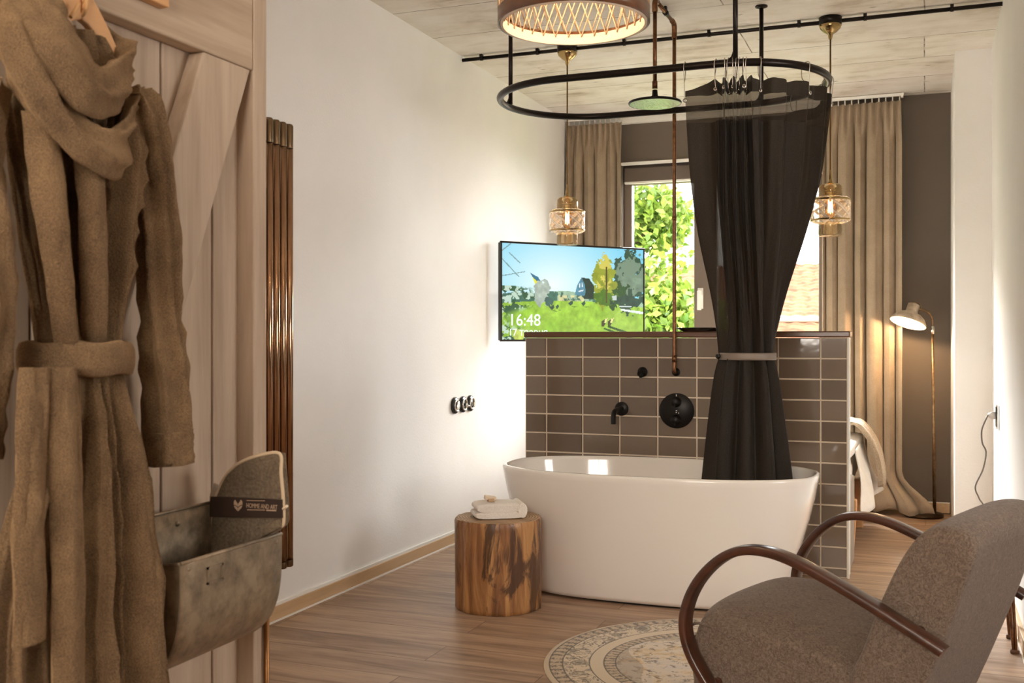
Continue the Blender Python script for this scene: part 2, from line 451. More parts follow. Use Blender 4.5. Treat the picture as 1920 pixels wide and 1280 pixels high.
# window in view
fr = MB(); y0, y1 = YB+.07, YB+.14
fr.box(WX0, WX0+.06, y0, y1, WZ0, 2.3).box(WX1-.07, WX1, y0, y1, WZ0, 2.3).box(-1.56, -1.395, y0, y1, WZ0, 2.3)
fr.box(WX0, WX1, y0, y1, WZ0, WZ0+.08).box(WX0, WX1, y0, y1, 2.29, WZ1)
w1 = struct('window_1', fr, M['win_frame'], bevel=.008)
gm = m_glass('window_glass', (.97, .98, .98, 1), 0, .12).m
obj('pane', MB().box(WX0+.06, -1.56, YB+.1, YB+.106, WZ0+.08, 2.3), gm, w1)
obj('pane', MB().box(-1.395, WX1-.07, YB+.1, YB+.106, WZ0+.08, 2.3), gm, w1)
obj('blind_box', MB().box(WX0+.01, WX1-.01, YB+.03, YB+.075, 2.31, WZ1-.03), simple('grey_blind', srgb(98, 86, 76), .6), w1, bevel=.006)
obj('blind_bar', MB().box(WX0+.01, WX1-.01, YB+.035, YB+.07, 2.294, 2.31), M['white_trim'], w1, bevel=.004)
h = MB().box(-1.53, -1.49, YB+.055, YB+.07, 1.37, 1.52).box(-1.525, -1.495, YB+.025, YB+.06, 1.47, 1.50).box(-1.527, -1.497, YB+.02, YB+.035, 1.36, 1.5)
obj('window_handle', h, M['white_trim'], w1, bevel=.004, label='white lever handle')
struct('trim_3', MB().box(WX0-.02, WX1+.02, YB-.03, YB+.07, WZ0-.03, WZ0), M['white_trim'], bevel=.004)

# ------------------------------------------------------------------ plank door
XF = XD+.04
ybs = [.72, .87, 1.018, 1.166, 1.314, 1.472, 1.628, 1.783, 1.93]
back = MB().box(XD-.028, XD-.016, .7, 1.905, .01, 2.05)
dr = struct('door_1', back, M['gap'], origin=(XD, 1.3, 0))
for a, b in zip(ybs, ybs[1:]):
    b2 = min(b, 1.9)
    obj('plank', MB().box(XD-.02, XD, a+.0025, b2-.0025, .01, 2.05), M['plank'], dr, bevel=.003)
obj('rail', MB().box(XD+.001, XF, .72, 1.866, 1.712, 2.0), M['plank_h'], dr, bevel=.004)
obj('rail', MB().box(XD+.001, XF, .72, 1.866, .08, .30), M['plank_h'], dr, bevel=.004)
# slanting brace, from under the rail at the far stile down towards the robe
sl = (1.705-1.584)/(1.709-1.42); zb = .30
poly = [(1.705, 1.711), (1.857, 1.711), (1.857-sl*(1.711-zb), zb), (1.705-sl*(1.711-zb), zb)]
obj('brace', MB().prism(poly, lambda a, b, h: (h, a, b), XD+.001, XF), M['plank'], dr, bevel=.004)
obj('stile', MB().box(XD-.03, XF, 1.868, 1.915, .01, 2.05), M['plank'], dr, bevel=.003)
obj('stile', MB().box(XD+.001, XF, .62, .718, .01, 2.05), M['plank'], dr, bevel=.003)
struct('trim_4', MB().box(XD-.02, XD+.022, 1.917, 1.936, 0, .70), simple('pale_edge_board', srgb(196, 174, 150), .5), bevel=.003)
# slim brass rod with white clip on the door post
t = thing('pipe', 'thin brass pipe with a white clip running down the door post edge', 'pipe', (XF+.012, 1.905, .0))
obj('tube', MB().tube([(XF+.008, 1.903, .0), (XF+.008, 1.903, .66)], .006, 12), m_metal('pipe_brass', srgb(140, 98, 62), .35), t)
obj('clip', MB().box(XF, XF+.018, 1.892, 1.925, .585, .612).tube([(XF+.01, 1.92, .575), (XF+.01, 1.925, .6), (XF+.008, 1.922, .625)], .006, 8), M['white_trim'], t, bevel=.003)

# coat rack board on the rail
t = thing('coat_rack', 'tan wooden coat rack board fixed to the door rail above the robe', 'coat rack', (XF, 1.35, 1.75))
obj('board', MB().box(XF+.001, XF+.022, 1.02, 1.577, 1.756, 1.86), M['tan_wood'], t, bevel=.003)
for yy in (1.27, 1.48):
    obj('hook', MB().tube(crom([(XF+.02, yy, 1.80), (XF+.06, yy, 1.795), (XF+.075, yy, 1.81), (XF+.08, yy, 1.83)], 5), .005, 8), M['black'], t)

# ------------------------------------------------------------------ tiled half wall
PX0, PX1, PY = -2.004, -.34, 5.327
pt = struct('partition', MB().box(PX0+.004, PX1-.012, PY+.012, PY+.13, 0, 1.158), simple('cream_grout', srgb(206, 190, 168), .8), origin=(-1.17, PY+.06, 0))
g = MB().box(PX0, PX1-.009, PY+.006, PY+.014, 0, 1.158); obj('grout', g, simple('light_grout', srgb(232, 216, 194), .75), pt)
tl = MB(); rnd = random.Random(4)
xs = [PX0, -1.884]+[-1.884+.2015*i for i in range(1, 8)]+[PX1-.010]
zs = [1.158-.1012*i for i in range(12)]+[0]
for i in range(len(xs)-1):
    for j in range(len(zs)-1):
        a, b, z1, z0 = xs[i]+.0028, xs[i+1]-.0028, zs[j]-.0028, zs[j+1]+.0028
        if z0 < 0: z0 = .002
        if z1-z0 < .01: continue
        dx, dz = rnd.uniform(-.0012, .0012), rnd.uniform(-.0012, .0012)
        e = .003
        pts = [(a, PY+.008, z0), (b, PY+.008, z0), (b, PY+.008, z1), (a, PY+.008, z1),
               (a+e, PY-dx-dz, z0+e), (b-e, PY+dx-dz, z0+e), (b-e, PY+dx+dz, z1-e), (a+e, PY-dx+dz, z1-e)]
        tl.add(pts, [(0, 1, 5, 4), (1, 2, 6, 5), (2, 3, 7, 6), (3, 0, 4, 7), (4, 5, 6, 7)])
obj('tiles', tl, M['tile'], pt)
obj('cap_board', MB().box(PX0-.004, PX1+.004, PY-.014, PY+.145, 1.16, 1.19), M['cap_wood'], pt, bevel=.006, label='dark varnished wooden cap board')
obj('edge_strip', MB().box(PX1-.009, PX1, PY-.002, PY+.012, 0, 1.158).box(PX1-.012, PX1-.004, PY+.012, PY+.13, 0, 1.158), M['white_trim'], pt)

# fixtures on the half wall
def My(ang=0): return Matrix.Rotation(PI/2, 3, 'X')   # local z -> -Y, towards the camera
RX = Matrix.Rotation(PI/2, 3, 'X')
t = thing('bath_spout', 'black bath filler spout curving down from the brown tiles', 'tap', (-1.468, PY, .79))
obj('rosette', MB().lathe([(.0, .0), (.036, .0), (.036, .007), (.034, .009), (0, .009)], (-1.468, PY-.001, .79), 32, RX), M['black'], t)
obj('spout', MB().tube(crom([(-1.468, PY-.008, .79), (-1.468, PY-.06, .79), (-1.468, PY-.12, .789), (-1.468, PY-.150, .778), (-1.468, PY-.160, .752), (-1.468, PY-.160, .722)], 6), .0125, 16), M['black'], t)
t = thing('bath_mixer', 'round black thermostatic mixer plate with two knobs on the tiles', 'mixer', (-1.179, PY, .787))
obj('plate', MB().lathe([(0, 0), (.0895, 0), (.0895, .008), (.087, .0105), (0, .0105)], (-1.179, PY-.001, .787), 48, RX), M['black'], t)
for zk in (.832, .742):
    k = obj('knob', MB().lathe([(.026, .009), (.026, .016), (.021, .018), (.021, .05), (.019, .053), (0, .053)], (-1.179, PY, zk), 28, RX), M['black'], t)
    obj('pointer', MB().box(-1.182, -1.176, PY-.056, PY-.05, zk-.026, zk-.012), M['black'], k)
for bx_ in ((-1.181, -1.177, PY-.0125, PY-.0115, .861, .871), (-1.182, -1.175, PY-.0125, PY-.0115, .786, .790), (-1.182, -1.177, PY-.0125, PY-.0115, .776, .781), (-1.170, -1.165, PY-.0125, PY-.0115, .774, .778)):
    obj('mark', MB().box(*bx_), M['white_trim'], t, label='small white mark')
t = thing('shower_holder', 'small black knob holder on the tiles above the spout', 'holder', (-1.357, PY, .982))
obj('rosette', MB().lathe([(0, 0), (.026, 0), (.026, .006), (0, .006)], (-1.357, PY-.001, .982), 28, RX), M['black'], t)
obj('knob', MB().tube([(-1.357, PY-.006, .982), (-1.357, PY-.03, .980), (-1.357, PY-.05, .973)], [.013, .014, .016], 14).tube([(-1.357, PY-.04, .99), (-1.357, PY-.045, .955)], .008, 10), M['black'], t)

# copper shower pipe
t = thing('shower_pipe', 'copper shower pipe rising from the tiled half wall to the ceiling', 'shower pipe', (-1.182, PY, .984))
ry = PY-.045
obj('rosette', MB().lathe([(0, 0), (.021, 0), (.021, .006), (0, .006)], (-1.182, PY-.001, .984), 24, RX), M['black'], t)
ztop = 2.745
pth = crom([(-1.182, PY-.006, .984), (-1.182, PY-.03, .984), (-1.182, ry, .992), (-1.182, ry, 1.02)], 6)+[(-1.182, ry, z) for z in (1.3, 1.8, 2.3, 2.70)]
obj('riser', MB().tube(pth, .0096, 14), M['copper'], t)
obj('elbow', MB().tube(crom([(-1.182, ry, 2.67), (-1.182, ry, 2.72), (-1.182, ry-.012, 2.742), (-1.182, ry-.05, ztop)], 6), .013, 14), M['copper'], t)
obj('overhead_tube', MB().tube([(-1.182, ry-.04, ztop), (-1.182, 4.90, ztop)], .0096, 14), M['copper'], t)
obj('elbow', MB().tube(crom([(-1.182, 4.92, ztop), (-1.182, 4.885, ztop-.003), (-1.182, 4.87, ztop-.02), (-1.182, 4.87, ztop-.06)], 6), .013, 14), M['copper'], t)
obj('drop_tube', MB().tube([(-1.182, 4.87, ztop-.05), (-1.182, 4.87, 2.335)], .0096, 14).tube([(-1.182, 4.87, 2.36), (-1.182, 4.87, 2.325)], .0125, 14), M['copper'], t)
obj('coupling', MB().tube([(-1.182, ry, 1.035), (-1.182, ry, 1.07)], .0125, 14), M['copper'], t)
obj('coupling', MB().tube([(-1.182, ry, 1.75), (-1.182, ry, 1.77)], .0115, 14), M['copper'], t)
obj('ceiling_clip', MB().box(-1.188, -1.176, 5.08, 5.10, ztop, ZC).tube([(-1.182, 5.075, ztop), (-1.182, 5.105, ztop)], .014, 14), M['black'], t)
sh = MB().lathe([(0, .060), (.012, .060), (.014, .035), (.022, .028), (.024, .016), (.10, .010), (.122, .005), (.125, .0), (.122, -.006), (.118, -.006)], (-1.182, 4.87, 2.258), 48)
s1 = obj('shower_head', sh, M['black'], t)
def m_spray():
    x = N('spray_face'); co = x.coord()
    vo = x.n('ShaderNodeTexVoronoi'); vo.inputs['Scale'].default_value = 95; x.l(co, vo.inputs['Vector'])
    d = x.ramp(vo.outputs['Distance'], [(.18, srgb(40, 48, 42)), (.3, srgb(196, 210, 196))])
    x.color(d); x.set(Metallic=.75, Roughness=.2); x.bump(vo.outputs['Distance'], .5, .004); return x.m
obj('spray_face', MB().lathe([(.118, -.006), (.0, -.0075)], (-1.182, 4.87, 2.258), 48), m_spray(), s1, label='silvery nozzle plate')

# tray on the cap board
t = thing('dish', 'flat black dish lying on the half wall cap beside the copper pipe', 'dish', (-1.075, 5.385, 1.19))
obj('plate', MB().lathe([(0, .0), (.085, .0), (.115, .014), (.118, .016), (.114, .017), (.084, .006), (0, .005)], (-1.075, 5.385, 1.1905), 40), M['plastic'], t)
obj('rim', MB().lathe([(.118, .015), (.121, .017), (.118, .019), (.113, .017), (.118, .015)], (-1.075, 5.385, 1.1905), 40), M['plastic'], t)

# ------------------------------------------------------------------ bathtub
BC = Vector((-1.14, 4.715)); 
def sup(a, b, n, k, m=72):
    th = 2*PI*k/m; c, s = math.cos(th), math.sin(th)
    return (math.copysign(abs(c)**(2/n), c)*a, math.copysign(abs(s)**(2/n), s)*b)
def tub_ring(a, b, z, n=2.45, m=96): return [(BC.x+sup(a, b, n, k, m)[0], BC.y+sup(a, b, n, k, m)[1], z) for k in range(m)]
A0, B0, HT = .717, .385, .572
rings = []
for zt, ia, ib in [(.012, .140, .118), (.03, .130, .110), (.12, .106, .090), (.25, .078, .063), (.38, .040, .035), (.48, .016, .014), (.54, .004, .004), (.560, .0, .0), (.568, .002, .002), (HT, .008, .008), (HT, .018, .018), (.567, .024, .024), (.555, .028, .027), (.50, .040, .035), (.40, .062, .052), (.30, .088, .072), (.20, .125, .100), (.145, .175, .145), (.125, .26, .21), (.118, .40, .30)]:
    rings.append(tub_ring(A0-ia, B0-ib, zt, interp(zt, [(0, 3.0), (.3, 2.65), (.57, 2.5)])))
tub = thing('bathtub', 'freestanding white oval bathtub in front of the tiled half wall', 'bathtub', (BC.x, BC.y, 0))
obj('shell', MB().loft(rings, True), M['ceramic'], tub)
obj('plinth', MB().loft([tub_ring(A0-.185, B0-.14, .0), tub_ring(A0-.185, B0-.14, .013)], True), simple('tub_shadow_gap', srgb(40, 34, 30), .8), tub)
obj('drain', MB().lathe([(.0, .003), (.03, .003), (.034, .0)], (BC.x, BC.y, .119), 24), M['chrome'], tub)

# ------------------------------------------------------------------ shower curtain rail
RC = Vector((-1.16, 4.842)); RA, RB, RZ = .352, .41, 2.30
def rail_pt(s):
    """s in 0..1 round the stadium ring, from the near straight's middle to the right, anticlockwise seen from above"""
    L1, LA = 2*RA, PI*RB; tot = 2*L1+2*LA; d = (s % 1)*tot
    if d < RA: return Vector((RC.x+d, RC.y-RB, 0))
    d -= RA
    if d < LA: a = -PI/2+d/RB; return Vector((RC.x+RA+RB*math.cos(a), RC.y+RB*math.sin(a), 0))
    d -= LA
    if d < L1: return Vector((RC.x+RA-d, RC.y+RB, 0))
    d -= L1
    if d < LA: a = PI/2+d/RB; return Vector((RC.x-RA+RB*math.cos(a), RC.y+RB*math.sin(a), 0))
    d -= LA
    return Vector((RC.x-RA+d, RC.y-RB, 0))
RTOT = 4*RA+2*PI*RB
t = thing('curtain_rail', 'oval black curtain rail hung from the ceiling above the bathtub', 'curtain rail', (RC.x, RC.y, RZ))
obj('ring', MB().tube([rail_pt(i/120)+Vector((0, 0, RZ)) for i in range(120)], .0165, 14, closed=True), M['black_rail'], t)
rods = [(-.735, RC.y-RB), (-.745, RC.y+RB), (RC.x-RA-RB+.012, RC.y+.03)]
for (x, y) in rods:
    r = obj('rod', MB().tube([(x, y, RZ+.012), (x, y, ZC-.004)], .0105, 12), M['black_rail'], t)
    obj('flange', MB().lathe([(0, 0), (.03, 0), (.03, -.006), (.012, -.012)], (x, y, ZC), 24), M['black_rail'], r)
    obj('bracket', MB().tube([(x-.028, y, RZ+.006), (x-.01, y, RZ+.022), (x, y, RZ+.05)], .009, 8), M['black_rail'], r)

# ------------------------------------------------------------------ black shower curtain
# plan path of the top edge: from the near straight, round the right-hand end, to the far side
s_of = lambda x: (x-RC.x)/RTOT
S0 = s_of(-.945); S1 = (RA+PI*RB+.16)/RTOT
ucoord = lambda u: interp(u, [(0, 0), (.07, .078), (.40, .175), (.56, .34), (.72, .55), (.86, .78), (1, 1)])  # cloth gathers in tight pleats
TIE = Vector((-.735, 4.735)); TZ, TOPZ = 1.075, 2.232
NU, NV = 420, 70
rows = []
for j in range(NV):
    v = j/(NV-1); z = TOPZ-(TOPZ-.20)*v
    row = []
    for i in range(NU):
        u = i/(NU-1); uu = ucoord(u)
        P = rail_pt(S0+(S1-S0)*uu); T = (rail_pt(S0+(S1-S0)*uu+.002)-P).normalized(); Nn = Vector((T.y, -T.x, 0))
        fold = math.sin(2*PI*13*u+.5)+.35*math.sin(2*PI*29*u+1.3)
        amp = interp(u, [(0, .003), (.06, .012), (.12, .034), (.38, .034), (.5, .016), (.75, .014), (1, .010)])
        top = P+Nn*(fold*amp)+Vector((0, 0, 0))
        ang = math.radians(-165+300*u)
        rt = interp(u, [(0, 1), (1, 1)])
        tf = 1+.22*math.sin(2*PI*8*u+.8)+.06*math.sin(2*PI*17*u)
        tie = Vector((TIE.x+.098*tf*math.cos(ang), TIE.y+.070*tf*math.sin(ang), 0))
        bf = 1+.17*math.sin(2*PI*8*u+.8)+.03*math.sin(2*PI*17*u+2)
        bot = Vector((TIE.x+.0+.195*bf*math.cos(ang), TIE.y-.005+.150*bf*math.sin(ang), 0))
        if z >= TZ:
            k = (TOPZ-z)/(TOPZ-TZ); w = .55*k**1.25+.45*sstep(.25, 1.0, k)
            # the cloth stays full for a long way, then is drawn in
            p = top*(1-w)+tie*w
        else:
            k = (TZ-z)/(TZ-.20); w = k**.62
            p = tie*(1-w)+bot*w
        zz = z+ (0.010*math.cos(2*PI*13*u+.5)*amp/.034 if j < 3 else 0) - .035*(1-sstep(0, .07, u))*(1-v)
        n2 = noise.noise(Vector((u*9, z*2.2, 3.1)))*.010*sstep(.0, .15, v)*(1 if z > TZ+.1 else .5)
        row.append((p.x+n2, p.y+n2*.6, zz))
    rows.append(row)
def m_curtain():
    x = N('black_voile'); t = x.t
    co = x.coord()
    wv = x.noise(x.coord((1, 1, 3)), 220, 2)
    x.color(x.ramp(wv, [(.4, srgb(33, 28, 22)), (.65, srgb(58, 49, 40))])); x.set(Roughness=.6, Sheen_Weight=.08, Sheen_Roughness=.35, Specular_IOR_Level=.3)
    x.bump(wv, .3, .002)
    tl_ = x.n('ShaderNodeBsdfTranslucent'); tl_.inputs[0].default_value = srgb(70, 54, 40)
    tr = x.n('ShaderNodeBsdfTransparent'); tr.inputs[0].default_value = (.8, .74, .66, 1)
    m1 = x.n('ShaderNodeMixShader'); m1.inputs[0].default_value = .3; x.l(x.b.outputs[0], m1.inputs[1]); x.l(tl_.outputs[0], m1.inputs[2])
    # sheer band below the hem at the top
    sp = x.n('ShaderNodeSeparateXYZ'); x.l(co, sp.inputs[0])
    a = x.ramp(x.math('ADD', sp.outputs[2], 0), [(0, (0, 0, 0, 1)), (1, (1, 1, 1, 1))])
    up = x.math('GREATER_THAN', sp.outputs[2], -.17); dn = x.math('LESS_THAN', sp.outputs[2], -.058)
    band = x.math('MULTIPLY', up, dn)
    f = x.math('ADD', x.math('MULTIPLY', band, .26), .012)
    m2 = x.n('ShaderNodeMixShader'); x.l(f, m2.inputs[0]); x.l(m1.outputs[0], m2.inputs[1]); x.l(tr.outputs[0], m2.inputs[2])
    x.l(m2.outputs[0], x.o.inputs[0]); return x.m
ct = thing('shower_curtain', 'black shower curtain gathered by a tie and hanging into the bathtub', 'curtain', (TIE.x, TIE.y, TOPZ))
obj('cloth', MB().grid(rows), m_curtain(), ct, fix=False)
# grey band round the waist
tr_ = []
for j in range(5):
    z = TZ-.016+.008*j
    tr_.append([(TIE.x+(.124+.004*math.sin(3*a))*math.cos(a), TIE.y+.092*math.sin(a), z) for a in [2*PI*k/64 for k in range(64)]])
bd = obj('tie_band', MB().grid(tr_, cu=True), simple('grey_band', srgb(134, 120, 108), .5, .3), ct, solid=.005, fix=False, label='grey tie band')
obj('tie_button', MB().lathe([(0, 0), (.011, 0), (.011, .012), (0, .014)], (TIE.x-.118, TIE.y-.042, TZ), 14, RX), M['plastic'], ct)
# eyelets are part of the cloth, hooks are things of their own
hook_s = [.0, .085, .16, .195, .23, .26, .29, .32, .35, .42, .56, .70, .73, .84, .93, .985]
labs = {0: 'wire curtain hook at the left end of the black curtain, alone on the near rail', 1: 'wire curtain hook at the left edge of the bunched pleats',
        9: 'wire curtain hook right of the bunched pleats beside the near rod', 10: 'wire curtain hook right of the far rod on the curving near rail',
        11: 'left one of two close wire hooks on the right-hand curve of the rail', 12: 'right one of two close wire hooks on the right-hand curve of the rail',
        13: 'wire curtain hook on the right-hand bend of the rail', 14: 'wire curtain hook near the far right tip of the rail', 15: 'wire curtain hook at the far end of the black curtain'}
first = None
ey = MB()
for i, u in enumerate(hook_s):
    k = min(range(NU), key=lambda q: abs(q/(NU-1)-u)); c = Vector(rows[1][k]); uu = ucoord(u)
    P = rail_pt(S0+(S1-S0)*uu); T = (rail_pt(S0+(S1-S0)*uu+.002)-P).normalized(); Nn = Vector((T.y, -T.x, 0))
    R3 = Matrix((T, -Nn, Vector((0, 0, 1)))).transposed()
    ey.lathe([(.004, .0), (.009, .0), (.0095, .002), (.004, .003)], Vector(rows[1][k])+Vector((0, 0, -.012))+Nn*.006, 12, R3@Matrix.Rotation(PI/2, 3, 'X'))
    jit = random.uniform(-.006, .006)
    pts = [P+Vector((0, 0, c.z-.012))+Nn*.012, P+T*jit+Nn*.018+Vector((0, 0, RZ-.03)), P+T*jit+Nn*.021+Vector((0, 0, RZ)), P+Nn*.012+Vector((0, 0, RZ+.0185)), P-Nn*.012+Vector((0, 0, RZ+.0185)), P-Nn*.021+T*jit+Vector((0, 0, RZ-.004)), P-Nn*.016+T*jit*2+Vector((0, 0, RZ-.045)), P-Nn*.004+T*jit*2+Vector((0, 0, RZ-.062))]
    o = obj('curtain_hook', MB().tube(crom(pts, 5), .0019, 6), M['steel'])
    tag(o, labs.get(i, 'wire curtain hook among the tight cluster above the bunched pleats'), 'hook', 'wire hooks holding the shower curtain')
obj('eyelets', ey, M['steel'], ct)['kind'] = 'stuff'

# ------------------------------------------------------------------ ceiling conduit
CY = 5.565
t = thing('conduit', 'thin black conduit clipped across the ceiling from wall to wall', 'conduit', (-1.05, CY, ZC))
obj('tube', MB().tube([(XL+.002, CY, ZC-.022), (XR-.002, CY, ZC-.022)], .0105, 12), M['black_rail'], t)
for x in (-2.36, -2.02, -1.52, -1.06, -.60, -.28, .12):
    obj('clip', MB().box(x-.008, x+.008, CY-.013, CY+.013, ZC-.012, ZC-.001).tube([(x-.008, CY, ZC-.022), (x+.008, CY, ZC-.022)], .0135, 12), M['black_rail'], t)

# ------------------------------------------------------------------ glass pendants
def m_cutglass():
    x = m_glass('cut_glass', (.99, .97, .94, 1), .05, .25)
    tc = x.n('ShaderNodeTexCoord'); mp = x.n('ShaderNodeSeparateXYZ'); x.l(tc.outputs['Object'], mp.inputs[0])
    at = x.math('ARCTAN2', mp.outputs[1], mp.outputs[0])
    d1 = x.math('SINE', x.math('ADD', x.math('MULTIPLY', at, 9), x.math('MULTIPLY', mp.outputs[2], 120)))
    d2 = x.math('MULTIPLY', x.math('SINE', x.math('SUBTRACT', x.math('MULTIPLY', at, 9), x.math('MULTIPLY', mp.outputs[2], 120))), .55)
    h = x.math('MAXIMUM', d1, d2)
    b = x.n('ShaderNodeBump'); b.inputs['Strength'].default_value = .9; b.inputs['Distance'].default_value = .006; x.l(h, b.inputs['Height'])
    x.l(b.outputs[0], x.gl.inputs['Normal']); x.l(b.outputs[0], x.lw.inputs['Normal'])
    df = x.n('ShaderNodeBsdfDiffuse'); df.inputs[0].default_value = srgb(240, 236, 230)
    f = x.ramp(h, [(.35, (.12, .12, .12, 1)), (.95, (.60, .60, .60, 1))])
    m2 = x.n('ShaderNodeMixShader'); x.l(f, m2.inputs[0]); x.l(x.mx.outputs[0], m2.inputs[1]); x.l(df.outputs[0], m2.inputs[2]); x.l(m2.outputs[0], x.o.inputs[0])
    return x.m
cut = m_cutglass(); amber_n = m_glass('smoke_amber_glass', (.96, .93, .86, 1), .03, .42); amber_n.gl.inputs[0].default_value = (1, .93, .78, 1)
_d = amber_n.n('ShaderNodeBsdfTranslucent'); _d.inputs[0].default_value = srgb(240, 218, 176); _d2 = amber_n.n('ShaderNodeBsdfDiffuse'); _d2.inputs[0].default_value = srgb(236, 212, 168)
_m = amber_n.n('ShaderNodeMixShader'); amber_n.l(_d.outputs[0], _m.inputs[1]); amber_n.l(_d2.outputs[0], _m.inputs[2])
_m2 = amber_n.n('ShaderNodeMixShader'); _m2.inputs[0].default_value = .07; amber_n.l(amber_n.mx.outputs[0], _m2.inputs[1]); amber_n.l(_m.outputs[0], _m2.inputs[2]); amber_n.l(_m2.outputs[0], amber_n.o.inputs[0])
amber = amber_n.m
def pendant(x, label):
    y = CY; t = thing('pendant_lamp', label, 'pendant lamp', (x, y, ZC), 'stacked glass pendants')
    obj('canopy', MB().lathe([(0, -.036), (.052, -.036), (.055, -.042), (.05, -.056), (.03, -.075), (.012, -.086), (.008, -.11), (0, -.11)], (x, y, ZC), 32), M['brass'], t)
    obj('ceiling_cup', MB().lathe([(0, -.001), (.056, -.001), (.056, -.036), (0, -.036)], (x, y, ZC), 32), M['black_rail'], t)
    obj('cord', MB().tube([(x, y, ZC-.1), (x, y, 1.985)], .0042, 8), m_metal('gold_cord', srgb(120, 92, 58), .4), t)
    obj('socket', MB().lathe([(0, 2.01), (.005, 2.005), (.009, 1.965), (.011, 1.945), (.028, 1.932), (.018, 1.925), (.018, 1.875), (0, 1.875)], (x, y, 0), 24), M['brass'], t)
    obj('upper_glass', MB().lathe([(.024, 1.936), (.045, 1.932), (.056, 1.922), (.058, 1.910), (.058, 1.868), (.056, 1.866), (.055, 1.908), (.044, 1.929)], (x, y, 0), 40), amber, t, label='amber glass cap')
    sh = obj('shade', MB().lathe([(.058, 1.868), (.085, 1.866), (.096, 1.858), (.0985, 1.848), (.0985, 1.755), (.095, 1.746), (.080, 1.738), (.060, 1.736)], (x, y, 0), 64), cut, t, label='clear cut-glass drum')
    obj('shade_rim', MB().lathe([(.096, 1.858), (.0995, 1.855), (.0995, 1.850), (.0985, 1.848)], (x, y, 0), 48).lathe([(.0985, 1.755), (.0995, 1.752), (.0985, 1.747), (.095, 1.746)], (x, y, 0), 48), M['brass'], sh)
    obj('lower_glass', MB().lathe([(.060, 1.737), (.058, 1.730), (.058, 1.678), (.054, 1.672), (.0, 1.672), (.0, 1.675), (.053, 1.675), (.056, 1.680), (.056, 1.730)], (x, y, 0), 40), amber, t, label='amber glass base')
    b = obj('bulb', MB().lathe([(.012, 1.877), (.016, 1.862), (.027, 1.835), (.030, 1.812), (.026, 1.785), (.014, 1.765), (0, 1.758)], (x, y, 0), 24), m_glass('bulb_glass', (1, .8, .55, 1), 0, .1).m, t)
    obj('filament', MB().tube(crom([(x-.008, y, 1.855), (x-.010, y, 1.79), (x-.004, y+.005, 1.845), (x, y, 1.785), (x+.004, y-.005, 1.845), (x+.010, y, 1.79), (x+.008, y, 1.855)], 6), .0028, 6), M['glow'], b)
    l = bpy.data.lights.new('pendant_light', 'POINT'); l.energy = .08; l.color = (1, .84, .66); l.shadow_soft_size = .02
    lo = bpy.data.objects.new('pendant_light', l); COL.objects.link(lo); lo.parent = t; lo.location = (0, 0, 1.81-ZC)
    return t
p1 = pendant(-1.845, 'glass pendant with brass top hanging above the television, left of the black curtain')
dup(p1, (-.447, CY, ZC), 'glass pendant with brass top hanging right of the black shower curtain')

# ------------------------------------------------------------------ rattan drum lamp
LC = Vector((-.988, 3.04)); LR, LZ = .225, 2.10
t = thing('rattan_lamp', 'rattan drum pendant lamp with dark hoops glowing at the top of the room', 'pendant lamp', (LC.x, LC.y, ZC))
def hoop(z0, z1, r): return MB().lathe([(r, z0), (r+.004, z0), (r+.004, z1), (r, z1), (r-.002, z1), (r-.002, z0), (r, z0)], (LC.x, LC.y, 0), 72)
obj('hoop', hoop(LZ, LZ+.042, LR), M['cap_wood'], t, label='dark wooden hoop')
obj('hoop', hoop(LZ+.24, LZ+.275, LR), M['cap_wood'], t, label='dark wooden hoop')
obj('inner_hoop', MB().lathe([(LR-.012, LZ-.003), (LR-.004, LZ-.003), (LR-.004, LZ+.03), (LR-.012, LZ+.03), (LR-.012, LZ-.003)], (LC.x, LC.y, 0), 72), simple('pale_hoop', srgb(206, 186, 164), .6), t)
rat = simple('rattan_cane', srgb(190, 160, 126), .6)
for sgn in (1, -1):
    lat = MB(); ns = 32; da = sgn*2*PI/ns*2.0
    for k in range(ns):
        a0 = 2*PI*k/ns
        pts = [(LC.x+(LR-.012+sgn*.0018)*math.cos(a0+da*q/8), LC.y+(LR-.012+sgn*.0018)*math.sin(a0+da*q/8), LZ+.02+(.23)*q/8) for q in range(9)]
        lat.tube(pts, .0024, 5)
    obj('lattice', lat, rat, t)
lat = MB(); ns = 32
for sgn in (1, -1):
    da = sgn*2*PI/ns*1.6
    for k in range(ns):
        a0 = 2*PI*k/ns+.05
        lat.tube([(LC.x+(LR+.001+sgn*.0015)*math.cos(a0+da*q/6), LC.y+(LR+.001+sgn*.0015)*math.sin(a0+da*q/6), LZ+.04+.205*q/6) for q in range(7)], .0022, 5)
obj('outer_lattice', lat, rat, t)
obj('cord', MB().tube([(LC.x, LC.y, LZ+.24), (LC.x, LC.y, ZC-.02)], .004, 8), M['plastic'], t)
obj('canopy', MB().lathe([(0, ZC-.001), (.05, ZC-.001), (.05, ZC-.02), (0, ZC-.03)], (LC.x, LC.y, 0), 32), M['black_rail'], t)
obj('spider', MB().tube([(LC.x-LR, LC.y, LZ+.255), (LC.x+LR, LC.y, LZ+.255)], .003, 6).tube([(LC.x, LC.y-LR, LZ+.255), (LC.x, LC.y+LR, LZ+.255)], .003, 6), M['black_rail'], t)
b = obj('bulb', MB().lathe([(.013, LZ+.23), (.018, LZ+.21), (.034, LZ+.18), (.038, LZ+.155), (.03, LZ+.13), (0, LZ+.117)], (LC.x, LC.y, 0), 24), m_emit('rattan_bulb', (1, .74, .48, 1), 6), t)
l = bpy.data.lights.new('rattan_light', 'POINT'); l.energy = 6; l.color = (1, .72, .47); l.shadow_soft_size = .06
lo = bpy.data.objects.new('rattan_light', l); COL.objects.link(lo); lo.parent = t; lo.location = (0, 0, LZ+.165-ZC)

